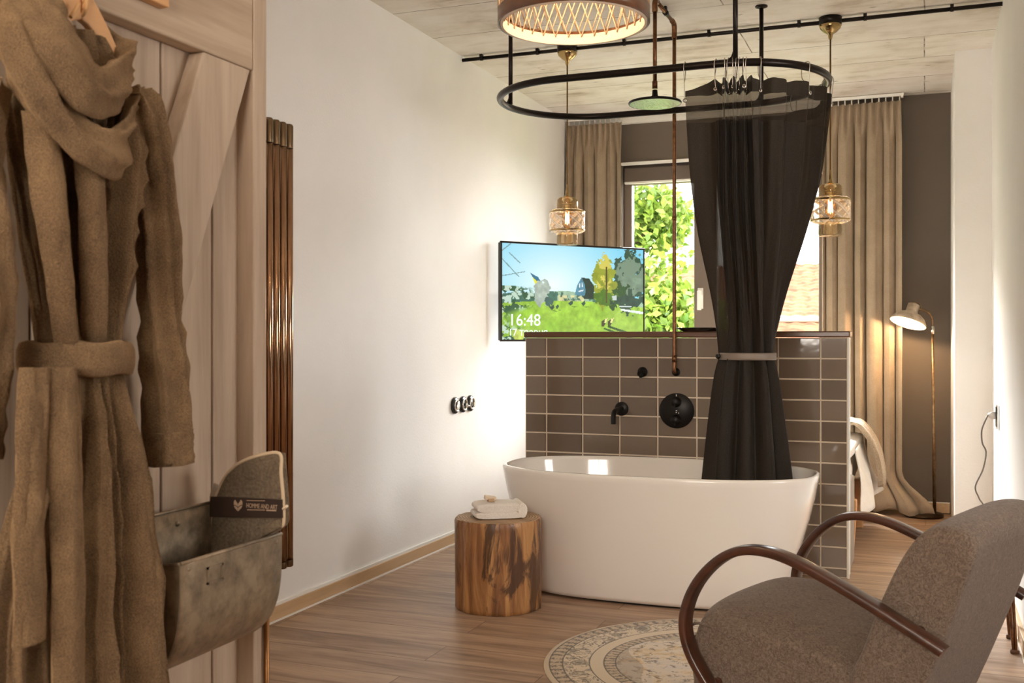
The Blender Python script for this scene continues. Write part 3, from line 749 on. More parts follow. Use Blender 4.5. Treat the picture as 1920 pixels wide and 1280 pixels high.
# ------------------------------------------------------------------ television
TVP = Vector((-2.42, 6.0, 1.137)); TVA = math.radians(39); TVW, TVH = 1.09, .615
tvx = Vector((math.sin(TVA), math.cos(TVA), 0)); tvn = Vector((tvx.y, -tvx.x, 0))   # along the screen, out of the screen
def tvp(a, b, d=0): return TVP+tvx*a+Vector((0, 0, b))+tvn*d
TM = Matrix((tvx, -tvn, Vector((0, 0, 1)))).transposed()
t = thing('television', 'flat television swung out from the white wall, showing a sunny green lawn', 'television', tuple(tvp(TVW/2, 0)))
obj('housing', MB().obox(tvp(TVW/2, TVH/2, -.022), (TVW-.01, .036, TVH-.01), TM), M['plastic'], t, bevel=.006)
bz = MB()
for c, sz in (((TVW/2, .006), (TVW, .016, .012)), ((TVW/2, TVH-.006), (TVW, .016, .012)), ((.005, TVH/2), (.010, .016, TVH)), ((TVW-.005, TVH/2), (.010, .016, TVH))):
    bz.obox(tvp(c[0], c[1], .0), sz, TM)
obj('bezel', bz, simple('dark_bezel', srgb(46, 42, 38), .3, .5), t, bevel=.002)
# the picture on the screen
SW, SH = 260, 148
X, Y = np.meshgrid((np.arange(SW)+.5)/SW, (np.arange(SH)+.5)/SH)
rs = np.random.RandomState(3)
def fbm(w, h, f0, oct_=4, seed=0):
    r = np.random.RandomState(seed); out = np.zeros((h, w)); amp = 1; tot = 0
    for o in range(oct_):
        fx = max(2, int(f0*2**o)); fy = max(2, int(f0*2**o*h/w)+1); gq = r.rand(fy+2, fx+2)
        xi = np.linspace(0, fx, w, endpoint=False); yi = np.linspace(0, fy, h, endpoint=False)
        x0 = xi.astype(int); y0 = yi.astype(int); tx = (xi-x0); ty = (yi-y0)[:, None]; tx = tx*tx*(3-2*tx); ty = ty*ty*(3-2*ty)
        A = gq[y0][:, x0]; B = gq[y0][:, x0+1]; C_ = gq[y0+1][:, x0]; D = gq[y0+1][:, x0+1]
        out += amp*((A*(1-tx)+B*tx)*(1-ty)+(C_*(1-tx)+D*tx)*ty); tot += amp; amp *= .55
    return out/tot
def put(img, mask, col):
    mask = np.clip(mask, 0, 1)[..., None]; return img*(1-mask)+np.array(col)[None, None, :]*mask
n1, n2, n3 = fbm(SW, SH, 10, 5, 1), fbm(SW, SH, 26, 4, 2), fbm(SW, SH, 40, 3, 5)
img = np.zeros((SH, SW, 3))
d = np.clip(np.hypot((X-.34)*1.2, Y-.42)/.75, 0, 1)[..., None]
img[:] = np.array([236, 250, 250])*(1-d)+np.array([126, 206, 234])*d
hor = .60-.05*np.sin(X*3.0)+.03*X
hills = Y > hor-.04-.06*n1-.03*np.sin(X*20)*(n2-.4)
img = put(img, hills*(Y < hor+.05), (74, 116, 98))
img = put(img, hills*(n2 > .55)*(Y < hor+.04), (150, 178, 150))
img = put(img, ((X > .38)*(X < .56)*(Y > hor-.04)*(Y < hor+.04)*(n3 > .45)).astype(float), (206, 202, 150))
lawn = Y > hor+.02
img = put(img, lawn, (150, 194, 62))
img = put(img, lawn*np.clip((n1-.35)*2.2, 0, .8), (176, 212, 84))
img = put(img, lawn*np.clip((Y-.74)*2.0, 0, .7)*np.clip((n2-.3)*2, 0, 1), (104, 156, 46))
# tree groups at the right
def blob(cx, cy, rx, ry, th, ns): return ((((X-cx)/rx)**2+((Y-cy)/ry)**2) < (1-(ns-.5)*th)).astype(float)
img = put(img, blob(.90, .36, .14, .30, 2.6, n2), (52, 82, 62))
img = put(img, blob(.92, .30, .11, .24, 2.4, n3)*(n1 > .46), (120, 142, 120))
img = put(img, blob(.78, .50, .11, .14, 2.2, n2), (48, 84, 40))
img = put(img, blob(.71, .36, .075, .26, 2.6, n2), (150, 160, 52))
img = put(img, blob(.70, .30, .06, .2, 2.4, n3)*(n2 > .5), (206, 196, 90))
img = put(img, blob(.71, .54, .10, .08, 2.4, n3), (84, 124, 40))
img = put(img, blob(.90, .58, .13, .06, 2.2, n3), (44, 74, 60))
img = put(img, (np.abs(X-.725) < .004)*(Y > .2)*(Y < .6), (86, 74, 40))
# gabled house
def pin(poly):
    c = np.zeros(X.shape, bool); m = len(poly)
    for i in range(m):
        (x1, y1), (x2, y2) = poly[i], poly[(i+1) % m]
        c ^= ((y1 > Y) != (y2 > Y)) & (X < (x2-x1)*(Y-y1)/((y2-y1) or 1e-9)+x1)
    return c.astype(float)
img = put(img, pin([(.545, .33), (.60, .34), (.635, .42), (.63, .56), (.56, .56)]), (44, 62, 50))
img = put(img, pin([(.497, .52), (.512, .42), (.545, .33), (.568, .41), (.574, .48), (.566, .53)]), (84, 138, 158))
img = put(img, pin([(.527, .40), (.533, .39), (.535, .44), (.529, .445)])+pin([(.545, .39), (.551, .385), (.553, .43), (.547, .435)]), (236, 240, 238))
img = put(img, pin([(.522, .475), (.556, .462), (.556, .475), (.522, .49)]), (230, 236, 238))
# flag, branches, foliage at the left
img = put(img, pin([(.19, .30), (.24, .34), (.272, .40), (.262, .42), (.215, .385)]), (58, 112, 140))
img = put(img, pin([(.20, .34), (.235, .385), (.272, .41), (.262, .435), (.222, .415)]), (232, 226, 60))
for (xa, ya, xb, yb_) in ((0, .16, .11, .34), (0, .34, .15, .29), (.06, .0, .0, .08), (.05, .10, .12, .2)):
    tt = np.clip(((X-xa)*(xb-xa)+(Y-ya)*(yb_-ya))/((xb-xa)**2+(yb_-ya)**2), 0, 1)
    img = put(img, (np.hypot(X-xa-tt*(xb-xa), Y-ya-tt*(yb_-ya)) < .004), (120, 150, 150))
lf = np.clip((.20+.12*np.sin(Y*14)-X)*8, 0, 1)*(Y > .44)
img = put(img, lf*(n2 > .50), (58, 92, 64)); img = put(img, lf*(n3 > .58), (190, 214, 196)); img = put(img, lf*(n1 > .60)*(Y > .8), (190, 206, 92))
img = put(img, blob(.27, .50, .05, .13, 2.8, n3), (176, 190, 176)); img = put(img, blob(.32, .59, .03, .05, 2.2, n3), (70, 104, 96))
# deck chairs and their shadows
for cx, cy, w in ((.34, .66, .02), (.375, .65, .014), (.47, .61, .022), (.56, .61, .018)):
    img = put(img, pin([(cx-w, cy), (cx+w*.4, cy-.03), (cx+w*.7, cy+.0), (cx-w*.2, cy+.03)]), (60, 86, 74)); img = put(img, pin([(cx, cy+.03), (cx+w*2, cy+.035), (cx+w, cy+.045)]), (96, 140, 50))
for dx in (0, .045):
    img = put(img, pin([(.69+dx, .80), (.725+dx, .765), (.735+dx, .78), (.705+dx, .86), (.69+dx, .86)]), (74, 70, 44)); img = put(img, pin([(.715+dx, .77), (.735+dx, .765), (.72+dx, .82), (.708+dx, .82)]), (232, 228, 150))
img = put(img, pin([(.74, .845), (.96, .95), (.955, .975), (.73, .865)]), (44, 84, 34)); img = put(img, pin([(.71, .87), (.93, .985), (.88, .985), (.70, .885)]), (44, 84, 34))
img = put(img, pin([(.83, .66), (1.0, .69), (1.0, .72), (.83, .68)]), (226, 236, 232)); img = put(img, pin([(.82, .63), (.91, .63), (.91, .645), (.82, .645)]), (206, 220, 220))
img = put(img, pin([(.765, .52), (.80, .515), (.80, .565), (.77, .57)]), (196, 206, 204))
nz_ = (n3*.5+n2*.5-.5)[..., None]; img = np.clip(img*(1+nz_*np.where(Y > hor-.3, .55, .0)[..., None]*(img.mean(axis=2) < 190)[..., None]), 0, 255)
lin = img/255.0; lin = np.where(lin <= .04045, lin/12.92, ((lin+.055)/1.055)**2.4)
gr = MB(); gr.grid([[tuple(tvp(.010+(TVW-.020)*i/SW, TVH-.012-(TVH-.024)*j/SH, .002)) for i in range(SW+1)] for j in range(SH+1)], smooth=False)
xm = N('screen_picture'); xm.color((0.005, .005, .005, 1)); xm.set(Roughness=.15)
at_n = xm.n('ShaderNodeAttribute', attribute_name='picture'); xm.l(at_n.outputs['Color'], xm.b.inputs['Emission Color']); xm.b.inputs['Emission Strength'].default_value = .50
sc_o = obj('screen', gr, xm.m, t, fix=False)
ca = sc_o.data.color_attributes.new('picture', 'FLOAT_COLOR', 'CORNER')
buf = np.ones((SH*SW, 4, 4), np.float32); buf[:, :, :3] = lin.reshape(-1, 1, 3)
ca.data.foreach_set('color', buf.ravel())
def text(name, body, size, loc, R3, mat, parent, extrude=.0004, align='LEFT', sx=1.0):
    cu = bpy.data.curves.new(name, 'FONT'); cu.body = body; cu.size = size; cu.extrude = extrude; cu.align_x = align; cu.resolution_u = 3
    tmp = bpy.data.objects.new(name, cu); COL.objects.link(tmp); bpy.context.view_layer.update()
    dg = bpy.context.evaluated_depsgraph_get(); me = bpy.data.meshes.new_from_object(tmp.evaluated_get(dg)); bpy.data.objects.remove(tmp)
    m = MB(); m.add([Vector(loc)+R3@Vector((v.co.x*sx, v.co.y, v.co.z)) for v in me.vertices], [list(p.vertices) for p in me.polygons])
    return obj(name, m, mat, parent, fix=False)
TXT = Matrix((tvx, Vector((0, 0, 1)), tvn)).transposed()
wt = m_emit('screen_white', (.88, 1, .96, 1), .6)
text('clock_text', '16:48', .105, tvp(.055, .098, .0035), TXT, wt, sc_o)
text('date_text', '17 травня', .062, tvp(.055, .036, .0035), TXT, wt, sc_o)
am = MB().tube([tvp(.42, .31, -.04), tvp(.30, .31, -.12), (XL+.05, 6.35, 1.45), (XL, 6.35, 1.45)], .016, 10)
obj('wall_arm', am, M['plastic'], t)
obj('wall_plate', MB().box(XL, XL+.012, 6.27, 6.43, 1.35, 1.55), M['plastic'], t)

# ------------------------------------------------------------------ light switches
RXW = Matrix.Rotation(PI/2, 3, 'Y')   # local z -> +X, out of the left wall
def switch(y, label, kind):
    c = (XL, y, .777); t = thing('light_switch', label, 'light switch', c, 'round switches in a row on the white wall')
    obj('plate', MB().lathe([(0, .001), (.047, .001), (.047, .010), (.042, .016), (0, .016)], c, 32, RXW), M['plastic'], t)
    obj('ring', MB().lathe([(.034, .0165), (.036, .022), (.029, .024), (.026, .0165)], c, 32, RXW), M['chrome'], t)
    if kind == 'rocker': obj('rocker', MB().obox(Vector(c)+Vector((.022, 0, 0)), (.012, .022, .045), Matrix.Rotation(.12, 3, 'Y')), M['chrome'], t, bevel=.003)
    elif kind == 'toggle': obj('toggle', MB().tube([(XL+.016, y, .777), (XL+.046, y+.004, .766)], [.007, .006], 12), M['chrome'], t)
    else: obj('socket_well', MB().lathe([(.025, .017), (.024, .018), (0, .018)], c, 24, RXW), M['plastic'], t)
switch(5.452, 'round black and chrome rocker switch, leftmost of three on the white wall', 'rocker')
switch(5.560, 'round black and chrome toggle switch, middle of three on the white wall', 'toggle')
switch(5.668, 'round black and chrome socket, rightmost of three on the white wall', 'socket')

# ------------------------------------------------------------------ tube radiator
t = thing('radiator', 'tall bronze tube radiator on the white wall beside the plank door', 'radiator', (-2.43, 3.62, .22))
for i in range(6):
    y = 3.700-.0475*i
    tb = obj('tube', MB().tube([(-2.425, y, .225), (-2.425, y, 2.022)], .0185, 18), M['bronze'], t)
    cm_ = bpy.data.materials.get('bronze_cap') or m_metal('bronze_cap', srgb(128, 108, 84), .35)
    obj('end_cap', MB().lathe([(.0, .226), (.014, .222), (.0188, .228), (.0188, .25)], (-2.425, y, 0), 18), cm_, tb)
    obj('end_cap', MB().lathe([(.0188, 1.93), (.0190, 2.02), (.014, 2.028), (0, 2.026)], (-2.425, y, 0), 18), cm_, tb)
for z in (.45, 1.78):
    obj('wall_bracket', MB().box(XL+.002, -2.442, 3.44, 3.70, z-.012, z+.012), M['bronze'], t)

# ------------------------------------------------------------------ stump stool with towel and soap
SP = Vector((-1.717, 4.240)); SR, SHT = .187, .388
def stump_r(a, z):
    n = noise.noise(Vector((math.cos(a)*1.3, math.sin(a)*1.3, z*.6)))*.010+noise.noise(Vector((math.cos(a)*5, math.sin(a)*5, z*2.2)))*.006+noise.noise(Vector((math.cos(a)*16, math.sin(a)*16, z*4)))*.003
    return SR+n
st = MB(); na = 128; rg = []
for z in [.0, .004, .02]+[.05+.03*i for i in range(11)]+[.372, .383]:
    e = -.006 if z == 0 else (-.004 if z > .38 else 0)
    rg.append([(SP.x+(stump_r(2*PI*k/na, z)+e)*math.cos(2*PI*k/na), SP.y+(stump_r(2*PI*k/na, z)+e)*math.sin(2*PI*k/na), z) for k in range(na)])
st.loft(rg, False)
def m_stump():
    x = N('stump_side'); co = x.coord((1, 1, .12)); a = x.noise(co, 16, 6, .65, .8); b = x.noise(x.coord((1, 1, .35)), 9, 5, .6, 1.2)
    c1 = x.ramp(a, [(.30, srgb(84, 50, 26)), (.48, srgb(150, 100, 56)), (.66, srgb(198, 148, 92))])
    f = x.ramp(b, [(.52, (0, 0, 0, 1)), (.60, (1, 1, 1, 1))])
    x.color(x.mix(x.math('MULTIPLY', f, .85), c1, srgb(58, 32, 16))); x.set(Roughness=.45, Coat_Weight=.3, Coat_Roughness=.3)
    x.bump(x.math('ADD', a, b), .55, .012); return x.m
def m_rings():
    x = N('stump_end_grain'); co = x.coord(); w = x.n('ShaderNodeTexWave'); w.wave_type = 'RINGS'; w.rings_direction = 'Z'; w.inputs['Scale'].default_value = 26; w.inputs['Distortion'].default_value = 3; w.inputs['Detail'].default_value = 3
    x.l(co, w.inputs['Vector']); n_ = x.noise(co, 14, 5)
    f = x.math('ADD', x.math('MULTIPLY', w.outputs['Fac'], .4), x.math('MULTIPLY', n_, .6))
    x.color(x.ramp(f, [(.3, srgb(126, 98, 70)), (.7, srgb(190, 158, 122))])); x.set(Roughness=.6); x.bump(f, .3, .006); return x.m
t = thing('stump_stool', 'brown tree stump stool standing beside the bathtub', 'stool', (SP.x, SP.y, 0))
obj('trunk', st, m_stump(), t)
cap = [[(SP.x+(stump_r(2*PI*k/na, .383)-.004)*math.cos(2*PI*k/na)*q, SP.y+(stump_r(2*PI*k/na, .383)-.004)*math.sin(2*PI*k/na)*q, .383+.005*(1-q)**.3) for k in range(na)] for q in (1, .97, .8, .5, .2, .02)]
obj('top_face', MB().grid(cap, cu=True), m_rings(), t, label='end grain top with growth rings')
# folded towel: a folded strip seen end-on, extruded across
tw = Matrix.Rotation(math.radians(32), 3, 'Z'); TC = Vector((SP.x+.0, SP.y-.02, .390))
def towel_layer(z0, th, L, Wd, seed):
    """rounded rectangular pad with soft edges"""
    m = MB(); rows = []
    prof = []
    for k in range(40):
        a = 2*PI*k/40; c, s = math.cos(a), math.sin(a)
        prof.append((math.copysign(abs(c)**.35, c)*L/2, (math.copysign(abs(s)**.8, s)*.5+.5)*th))
    for q in range(17):
        w = -Wd/2+Wd*q/16; ed = 1-.0*abs(w)
        ring = []
        for (x, z) in prof:
            nz = noise.noise(Vector((x*14, w*14, seed)))*.006
            sh_ = .93 if q in (0, 16) else (.985 if q in (1, 15) else 1)
            ring.append(TC+tw@Vector((x*sh_, w, z0+z*(.75 if q in (0, 16) else 1)+max(0, nz)*(1 if z > th*.4 else 0))))
        rows.append(ring)
    return m.loft(rows)
t = thing('towel', 'folded white towel lying on the tree stump stool', 'towel', tuple(TC))
obj('lower_fold', towel_layer(.001, .028, .215, .15, 1.0), M['towel'], t)
obj('upper_fold', towel_layer(.028, .034, .205, .145, 5.0), M['towel'], t)
rl = MB(); rr = []
for q in range(15):
    w = -.076+.152*q/14
    rr.append([TC+tw@Vector((.098+.020*math.cos(2*PI*k/20), w, .033+.0315*math.sin(2*PI*k/20))) for k in range(20)])
obj('fold_roll', rl.loft(rr), M['towel'], t)
SPC = TC+tw@Vector((-.03, .0, .066))
t = thing('soap_box', 'small beige soap packet lying on the folded white towel', 'soap', tuple(SPC))
obj('packet', MB().obox(SPC+Vector((0, 0, .013)), (.05, .032, .018), tw@Matrix.Rotation(.15, 3, 'Y')), simple('cream_packet', srgb(226, 206, 180), .5), t, bevel=.003)
obj('label_band', MB().obox(SPC+Vector((.004, -.004, .005)), (.026, .034, .014), tw), simple('brown_packet_label', srgb(184, 152, 116), .5), t, bevel=.002, label='brown label band')

# ------------------------------------------------------------------ round rug
RG = Vector((-.655, 3.72)); RR = .632
def m_rug():
    x = N('vintage_rug'); tc = x.n('ShaderNodeTexCoord'); sp = x.n('ShaderNodeSeparateXYZ'); x.l(tc.outputs['Object'], sp.inputs[0])
    px, py = sp.outputs[0], sp.outputs[1]
    r = x.math('POWER', x.math('ADD', x.math('MULTIPLY', px, px), x.math('MULTIPLY', py, py)), .5)
    an = x.math('ARCTAN2', py, px)
    cm = x.n('ShaderNodeCombineXYZ'); x.l(x.math('MULTIPLY', an, 1.0), cm.inputs[0]); x.l(x.math('MULTIPLY', r, 2.2), cm.inputs[1])
    polar = cm.outputs[0]
    cream, tan, grey, dark = srgb(206, 188, 160), srgb(178, 154, 120), srgb(140, 124, 106), srgb(72, 58, 46)
    vo = x.n('ShaderNodeTexVoronoi'); vo.inputs['Scale'].default_value = 4.6; x.l(polar, vo.inputs['Vector'])
    orn = x.noise(polar, 9, 4, .6, 2.6)
    o1 = x.ramp(orn, [(.50, (0, 0, 0, 1)), (.535, (1, 1, 1, 1)), (.57, (1, 1, 1, 1)), (.60, (0, 0, 0, 1))])
    o2 = x.ramp(vo.outputs['Distance'], [(.16, (1, 1, 1, 1)), (.22, (.2, .2, .2, 1)), (.28, (.9, .9, .9, 1)), (.34, (0, 0, 0, 1))])
    orn_mask = x.math('MAXIMUM', x.math('MULTIPLY', o1, .9), x.math('MULTIPLY', o2, .75))
    fieldn = x.noise(tc.outputs['Object'], 8, 6, .7, 1.0); fine = x.noise(tc.outputs['Object'], 38, 4, .7, .6)
    field = x.ramp(fieldn, [(.38, srgb(196, 184, 172)), (.5, srgb(208, 192, 168)), (.62, srgb(196, 164, 112))])
    field = x.mix(x.ramp(fine, [(.53, (0, 0, 0, 1)), (.62, (.85, .85, .85, 1))]), field, srgb(98, 82, 68))
    # corner fans inside the field
    wv = x.math('SINE', x.math('MULTIPLY', an, 4)); fan = x.math('GREATER_THAN', x.math('ADD', x.math('MULTIPLY', wv, .05), r), .335*1.0)
    field = x.mix(x.math('MULTIPLY', fan, .55), field, grey)
    border = x.mix(orn_mask, cream, dark)
    def band(a, b): return x.math('MULTIPLY', x.math('GREATER_THAN', r, a*RR), x.math('LESS_THAN', r, b*RR))
    wob = x.math('SINE', x.math('MULTIPLY', an, 88)); zig = x.ramp(x.math('ADD', x.math('MULTIPLY', wob, .10), x.noise(polar, 30, 3, .7, 1.5)), [(.50, (0, 0, 0, 1)), (.58, (1, 1, 1, 1))])
    guard = x.mix(x.math('MULTIPLY', zig, .85), srgb(184, 162, 132), dark)
    c = field
    c = x.mix(band(.62, 1.1), c, border)
    c = x.mix(band(.60, .665), c, guard)
    c = x.mix(band(.665, .745), c, cream)
    c = x.mix(band(.895, .97), c, guard)
    for a in (.60, .665, .745, .895, .968): c = x.mix(x.math('MULTIPLY', band(a-.004, a+.004), .8), c, dark)
    c = x.mix(band(.972, 1.1), c, srgb(196, 176, 146))
    x.color(c); x.set(Roughness=.95, Sheen_Weight=.2); x.bump(x.noise(tc.outputs['Object'], 300, 2), .4, .003); return x.m
rg = [[(RG.x+q*math.cos(2*PI*k/120), RG.y+q*math.sin(2*PI*k/120), z) for k in range(120)] for q, z in ((RR-.002, .0005), (RR, .004), (RR-.003, .008), (RR-.02, .009), (.3, .009), (.01, .009))]
o = obj('rug', MB().loft(rg), m_rug(), origin=(RG.x, RG.y, 0)); tag(o, 'round vintage patterned cream rug lying between bathtub and armchair', 'rug')

# ------------------------------------------------------------------ armchair
CF = Vector((-.947, .32, 0)).normalized(); CN = Vector((-CF.y, CF.x, 0)); CN = CN if CN.y < 0 else -CN
CO = Vector((-.32, 3.08, 0))
def ch(f, l, z): return CO+CF*f+CN*l+Vector((0, 0, z))
t = thing('armchair', 'low grey-brown upholstered armchair with looping dark bentwood arms', 'armchair', tuple(ch(-.15, 0, 0)))
arm = [(-.495, .440), (-.482, .447), (-.40, .486), (-.334, .517), (-.202, .573), (-.104, .605), (-.03, .612), (.03, .600), (.085, .566), (.135, .512), (.168, .45), (.180, .385), (.163, .319), (.118, .252), (.05, .175), (-.05, .10), (-.18, .045), (-.34, .024), (-.52, .022), (-.60, .022)]
for s in (1, -1):
    path = crom([ch(f, s*.34, z) for f, z in arm], 6)
    m = MB(); rings = []
    for i, p in enumerate(path):
        a = path[max(i-1, 0)]; b = path[min(i+1, len(path)-1)]; tg = (b-a).normalized(); nb = tg.cross(CN).normalized()
        ring = []
        for k in range(20):
            an = 2*PI*k/20; c, s_ = math.cos(an), math.sin(an)
            ring.append(p+CN*math.copysign(abs(c)**.5, c)*.024+nb*math.copysign(abs(s_)**.5, s_)*.0125)
        rings.append(ring)
    m.loft(rings)
    a_o = obj('arm', m, M['dark_wood'], t, label='looping dark bentwood arm')
    obj('joint', MB().tube([ch(-.43, s*.318, .470), ch(-.43, s*.285, .470)], .012, 10), M['dark_wood'], a_o)
    obj('joint', MB().tube([ch(.10, s*.318, .24), ch(.10, s*.27, .24)], .012, 10), M['dark_wood'], a_o)
def prism_f(poly, hw): return MB().prism(poly, lambda a, b, h: ch(a, h, b), -hw, hw, True)
seat = [(.150, .412), (.02, .412), (-.10, .392), (-.27, .345), (-.30, .20), (-.25, .13), (.17, .15), (.205, .22), (.208, .31), (.190, .378)]
# domed seat cushion
m = MB(); rings = []
for q in range(25):
    l = -.295+.59*q/24; e = abs(l)/.295; k = (1-e**6*.10); dz = .022*(1-e**2.5)
    ring = []
    P = crom([Vector((a, 0, b)) for a, b in seat], 5, closed=True)
    cx, cz = -.04, .27
    for p in P:
        up = max(0, (p.z-.30)/.11)
        ring.append(ch(cx+(p.x-cx)*k, l, cz+(p.z-cz)*k+dz*up))
    rings.append(ring)
e0 = [(CO-CO)+Vector(p) for p in rings[0]]
def shrink(ring, dl, f):
    c = sum((Vector(p) for p in ring), Vector())/len(ring); return [c+(Vector(p)-c)*f+CN*dl for p in ring]
rings = [shrink(rings[0], -.010, .90), shrink(rings[0], -.006, .96)]+rings+[shrink(rings[-1], .006, .96), shrink(rings[-1], .010, .90)]
so = obj('seat', m.loft(rings), M['upholstery'], t)
pp = [ch(.192, .30, .366)]+[ch(a, .303, b) for a, b in ((.162, .385), (.08, .372), (0, .352), (-.10, .322), (-.2, .29), (-.27, .27))]
obj('piping', MB().tube(crom(pp, 4), .004, 8).tube(crom([ch(.204, l, .33) for l in (-.28, 0, .28)], 4), .004, 8), M['upholstery'], so)
backp = [(-.255, .30), (-.290, .40), (-.325, .50), (-.365, .60), (-.400, .668), (-.430, .706), (-.470, .724), (-.515, .722), (-.545, .702), (-.550, .665), (-.520, .57), (-.485, .46), (-.447, .36), (-.40, .24), (-.365, .17), (-.30, .16)]
P = crom([Vector((a, 0, b)) for a, b in backp], 5, closed=True)
rings = []
for q in range(25):
    l = -.295+.59*q/24; e = abs(l)/.295
    ring = []
    for p in P:
        dz = -.012*e**4*max(0, (p.z-.5)/.2); bf = .014*(1-e**3)*(1 if p.x > -.25-(p.z-.3)*.42 else 0)
        ring.append(ch(p.x, l, p.z+dz))
    rings.append(ring)
rings = [shrink(rings[0], -.012, .86), shrink(rings[0], -.008, .94)]+rings+[shrink(rings[-1], .008, .94), shrink(rings[-1], .012, .86)]
obj('backrest', MB().loft(rings), M['upholstery'], t)

# hairpin stool behind the armchair
t = thing('side_table', 'small hairpin-leg side table mostly hidden behind the armchair at the white wall', 'side table', (.20, 4.42, 0))
obj('table_top', MB().box(.07, .325, 4.26, 4.52, .40, .425), M['pale_oak'], t, bevel=.004)
for (x, y, sx, sy) in ((.305, 4.285, 1, -1), (.305, 4.495, 1, 1), (.09, 4.285, -1, -1), (.09, 4.495, -1, 1)):
    lg = obj('leg', MB().tube(crom([(x-sx*.05, y, .40), (x-sx*.02, y, .2), (x-.004, y, .012), (x+.004, y, .012), (x-sx*.004, y-sy*.02, .2), (x-sx*.01, y-sy*.045, .40)], 6), .0055, 8), M['copper'], t)
    obj('foot', MB().box(x-.016, x+.016, y-.012, y+.012, 0, .014), M['cap_wood'], lg, bevel=.003)

# ------------------------------------------------------------------ floor lamp
def at_y(u, v, y):
    """point on the plane Y = y along the sight line through photograph pixel (u, v)"""
    ca, sa = math.cos(CAM_YAW), math.sin(CAM_YAW); a = (u-960)/FPX; b = (636-v)/FPX
    d = Vector((-sa+ca*a, ca+sa*a, b)); k = y/d.y
    return Vector((d.x*k, y, CAM_Z+b*k))
worn = m_metal('worn_brass', srgb(122, 98, 72), .45, c2=srgb(164, 138, 108), scale=30)
t = thing('floor_lamp', 'slim worn brass reading lamp glowing before the dark taupe wall', 'floor lamp', (-.02, 7.38, 0))
obj('base', MB().lathe([(0, 0), (.118, 0), (.122, .006), (.12, .022), (.10, .028), (0, .03)], (-.01, 7.38, 0), 40), m_metal('dark_base', srgb(70, 56, 44), .4), t)
obj('pole', MB().tube([(.055, 7.37, .028), (.050, 7.368, .6), (.043, 7.362, 1.19)], [.011, .0095, .009], 12), worn, t)
obj('collar', MB().tube([(.043, 7.362, 1.185), (.042, 7.361, 1.235)], .0125, 12), M['chrome'], t)
obj('arm', MB().tube(crom([(.042, 7.361, 1.23), (.041, 7.36, 1.275), (.024, 7.345, 1.318), (-.015, 7.32, 1.342), (-.045, 7.30, 1.348)], 6), .0065, 10), worn, t)
ax = Vector((-.30, -.30, -1)).normalized()
zq = Vector((0, 0, -1)).rotation_difference(ax).to_matrix()
RCN = Vector((-.105, 7.25, 1.252))
def LP(pr): return [(r, z) for r, z in pr]
sh_m = m_metal('aged_shade', srgb(168, 148, 126), .4, c2=srgb(220, 204, 182), scale=14, metal=.3)
s_o = obj('lamp_shade', MB().lathe([(.112, 0), (.115, .003), (.110, .016), (.095, .042), (.070, .062), (.044, .074), (.037, .078), (.037, .130), (.030, .134), (0, .134)], RCN, 40, zq), sh_m, t)
obj('shade_lining', MB().lathe([(.1115, .002), (.107, .016), (.092, .040), (.067, .058), (.042, .070), (0, .072)], RCN, 40, zq), simple('enamel_lining', srgb(246, 232, 206), .4), s_o)
obj('shade_screw', MB().lathe([(.008, .134), (.008, .148), (0, .150)], RCN, 12, zq).tube(crom([RCN+zq@Vector((0, 0, .142)), RCN+zq@Vector((.03, .0, .150)), RCN+zq@Vector((.052, 0, .118)), RCN+zq@Vector((.045, 0, .09))], 5), .0025, 6), worn, s_o)
bl = obj('bulb', MB().lathe([(0, .012), (.018, .016), (.027, .034), (.018, .055), (.012, .07)], RCN, 20, zq), m_emit('lamp_bulb', (1, .70, .40, 1), 9), t)
l = bpy.data.lights.new('floor_lamp_light', 'POINT'); l.energy = 5.5; l.color = (1, .66, .36); l.shadow_soft_size = .02
lo = bpy.data.objects.new('floor_lamp_light', l); COL.objects.link(lo); lo.parent = t; lo.location = RCN+ax*-.004+Vector((.02, -7.38, 0))

# ------------------------------------------------------------------ window curtains
def drape(name, label, x0, x1, y, nf, seed, puddle, parent_loc, ztop=2.722):
    t = thing(name, label, 'curtain', parent_loc, 'beige curtains at the bedroom window')
    r = random.Random(seed); ph = [r.uniform(0, 6.28) for _ in range(6)]; nu, nv = 200, 60; rows = []
    for j in range(nv):
        v = j/(nv-1); z = ztop*(1-v)+.012*v; row = []
        for i in range(nu):
            u = i/(nu-1)
            uu = u+.018*math.sin(2*PI*3*u+ph[1])+.006*math.sin(5*v+ph[2])*math.sin(PI*u)
            wv = 2*abs(math.sin(PI*nf*uu+ph[0]))**.55-1
            top = math.sin(2*PI*nf*2*u+ph[0])
            k = sstep(.0, .10, v); amp = .014*(1-k)+(.040+.012*math.sin(2*PI*1.7*u+ph[3]))*k
            yy = y-(wv*k+top*(1-k))*amp*1.0-.01*math.sin(2*PI*nf*.5*uu+ph[4])*k
            xx = x0+(x1-x0)*(u-.012*math.sin(2*PI*nf*2*uu+ph[5])*k)
            xx += (x1-x0)*.03*k*(u-.5)
            if puddle:
                p = sstep(.90, 1.0, v)
                xx += p*(.20*u**3); yy -= p*(.10+.07*math.sin(7*u+1))*(.4+.6*u)
                zz = z+p*.018*(1+math.sin(23*u+4*v))
            else: zz = z
            row.append((xx, yy, max(zz, .008)))
        rows.append(row)
    obj('cloth', MB().grid(rows), M['curtain'], t, fix=False, solid=.003)
    gl = MB(); n = int(nf*2)
    for k in range(n+1):
        x = x0+(x1-x0)*(k+.2)/(n+.4); gl.tube([(x, y, ztop-.004), (x, y, ztop+.028)], .004, 8)
    obj('gliders', gl, M['white_trim'], t, label='small white curtain gliders')['kind'] = 'stuff'
    return t
drape('window_curtain', 'beige curtain left of the bedroom window beside the white wall', -2.455, -2.045, 7.425, 5, 3, False, (-2.25, 7.42, 2.72))
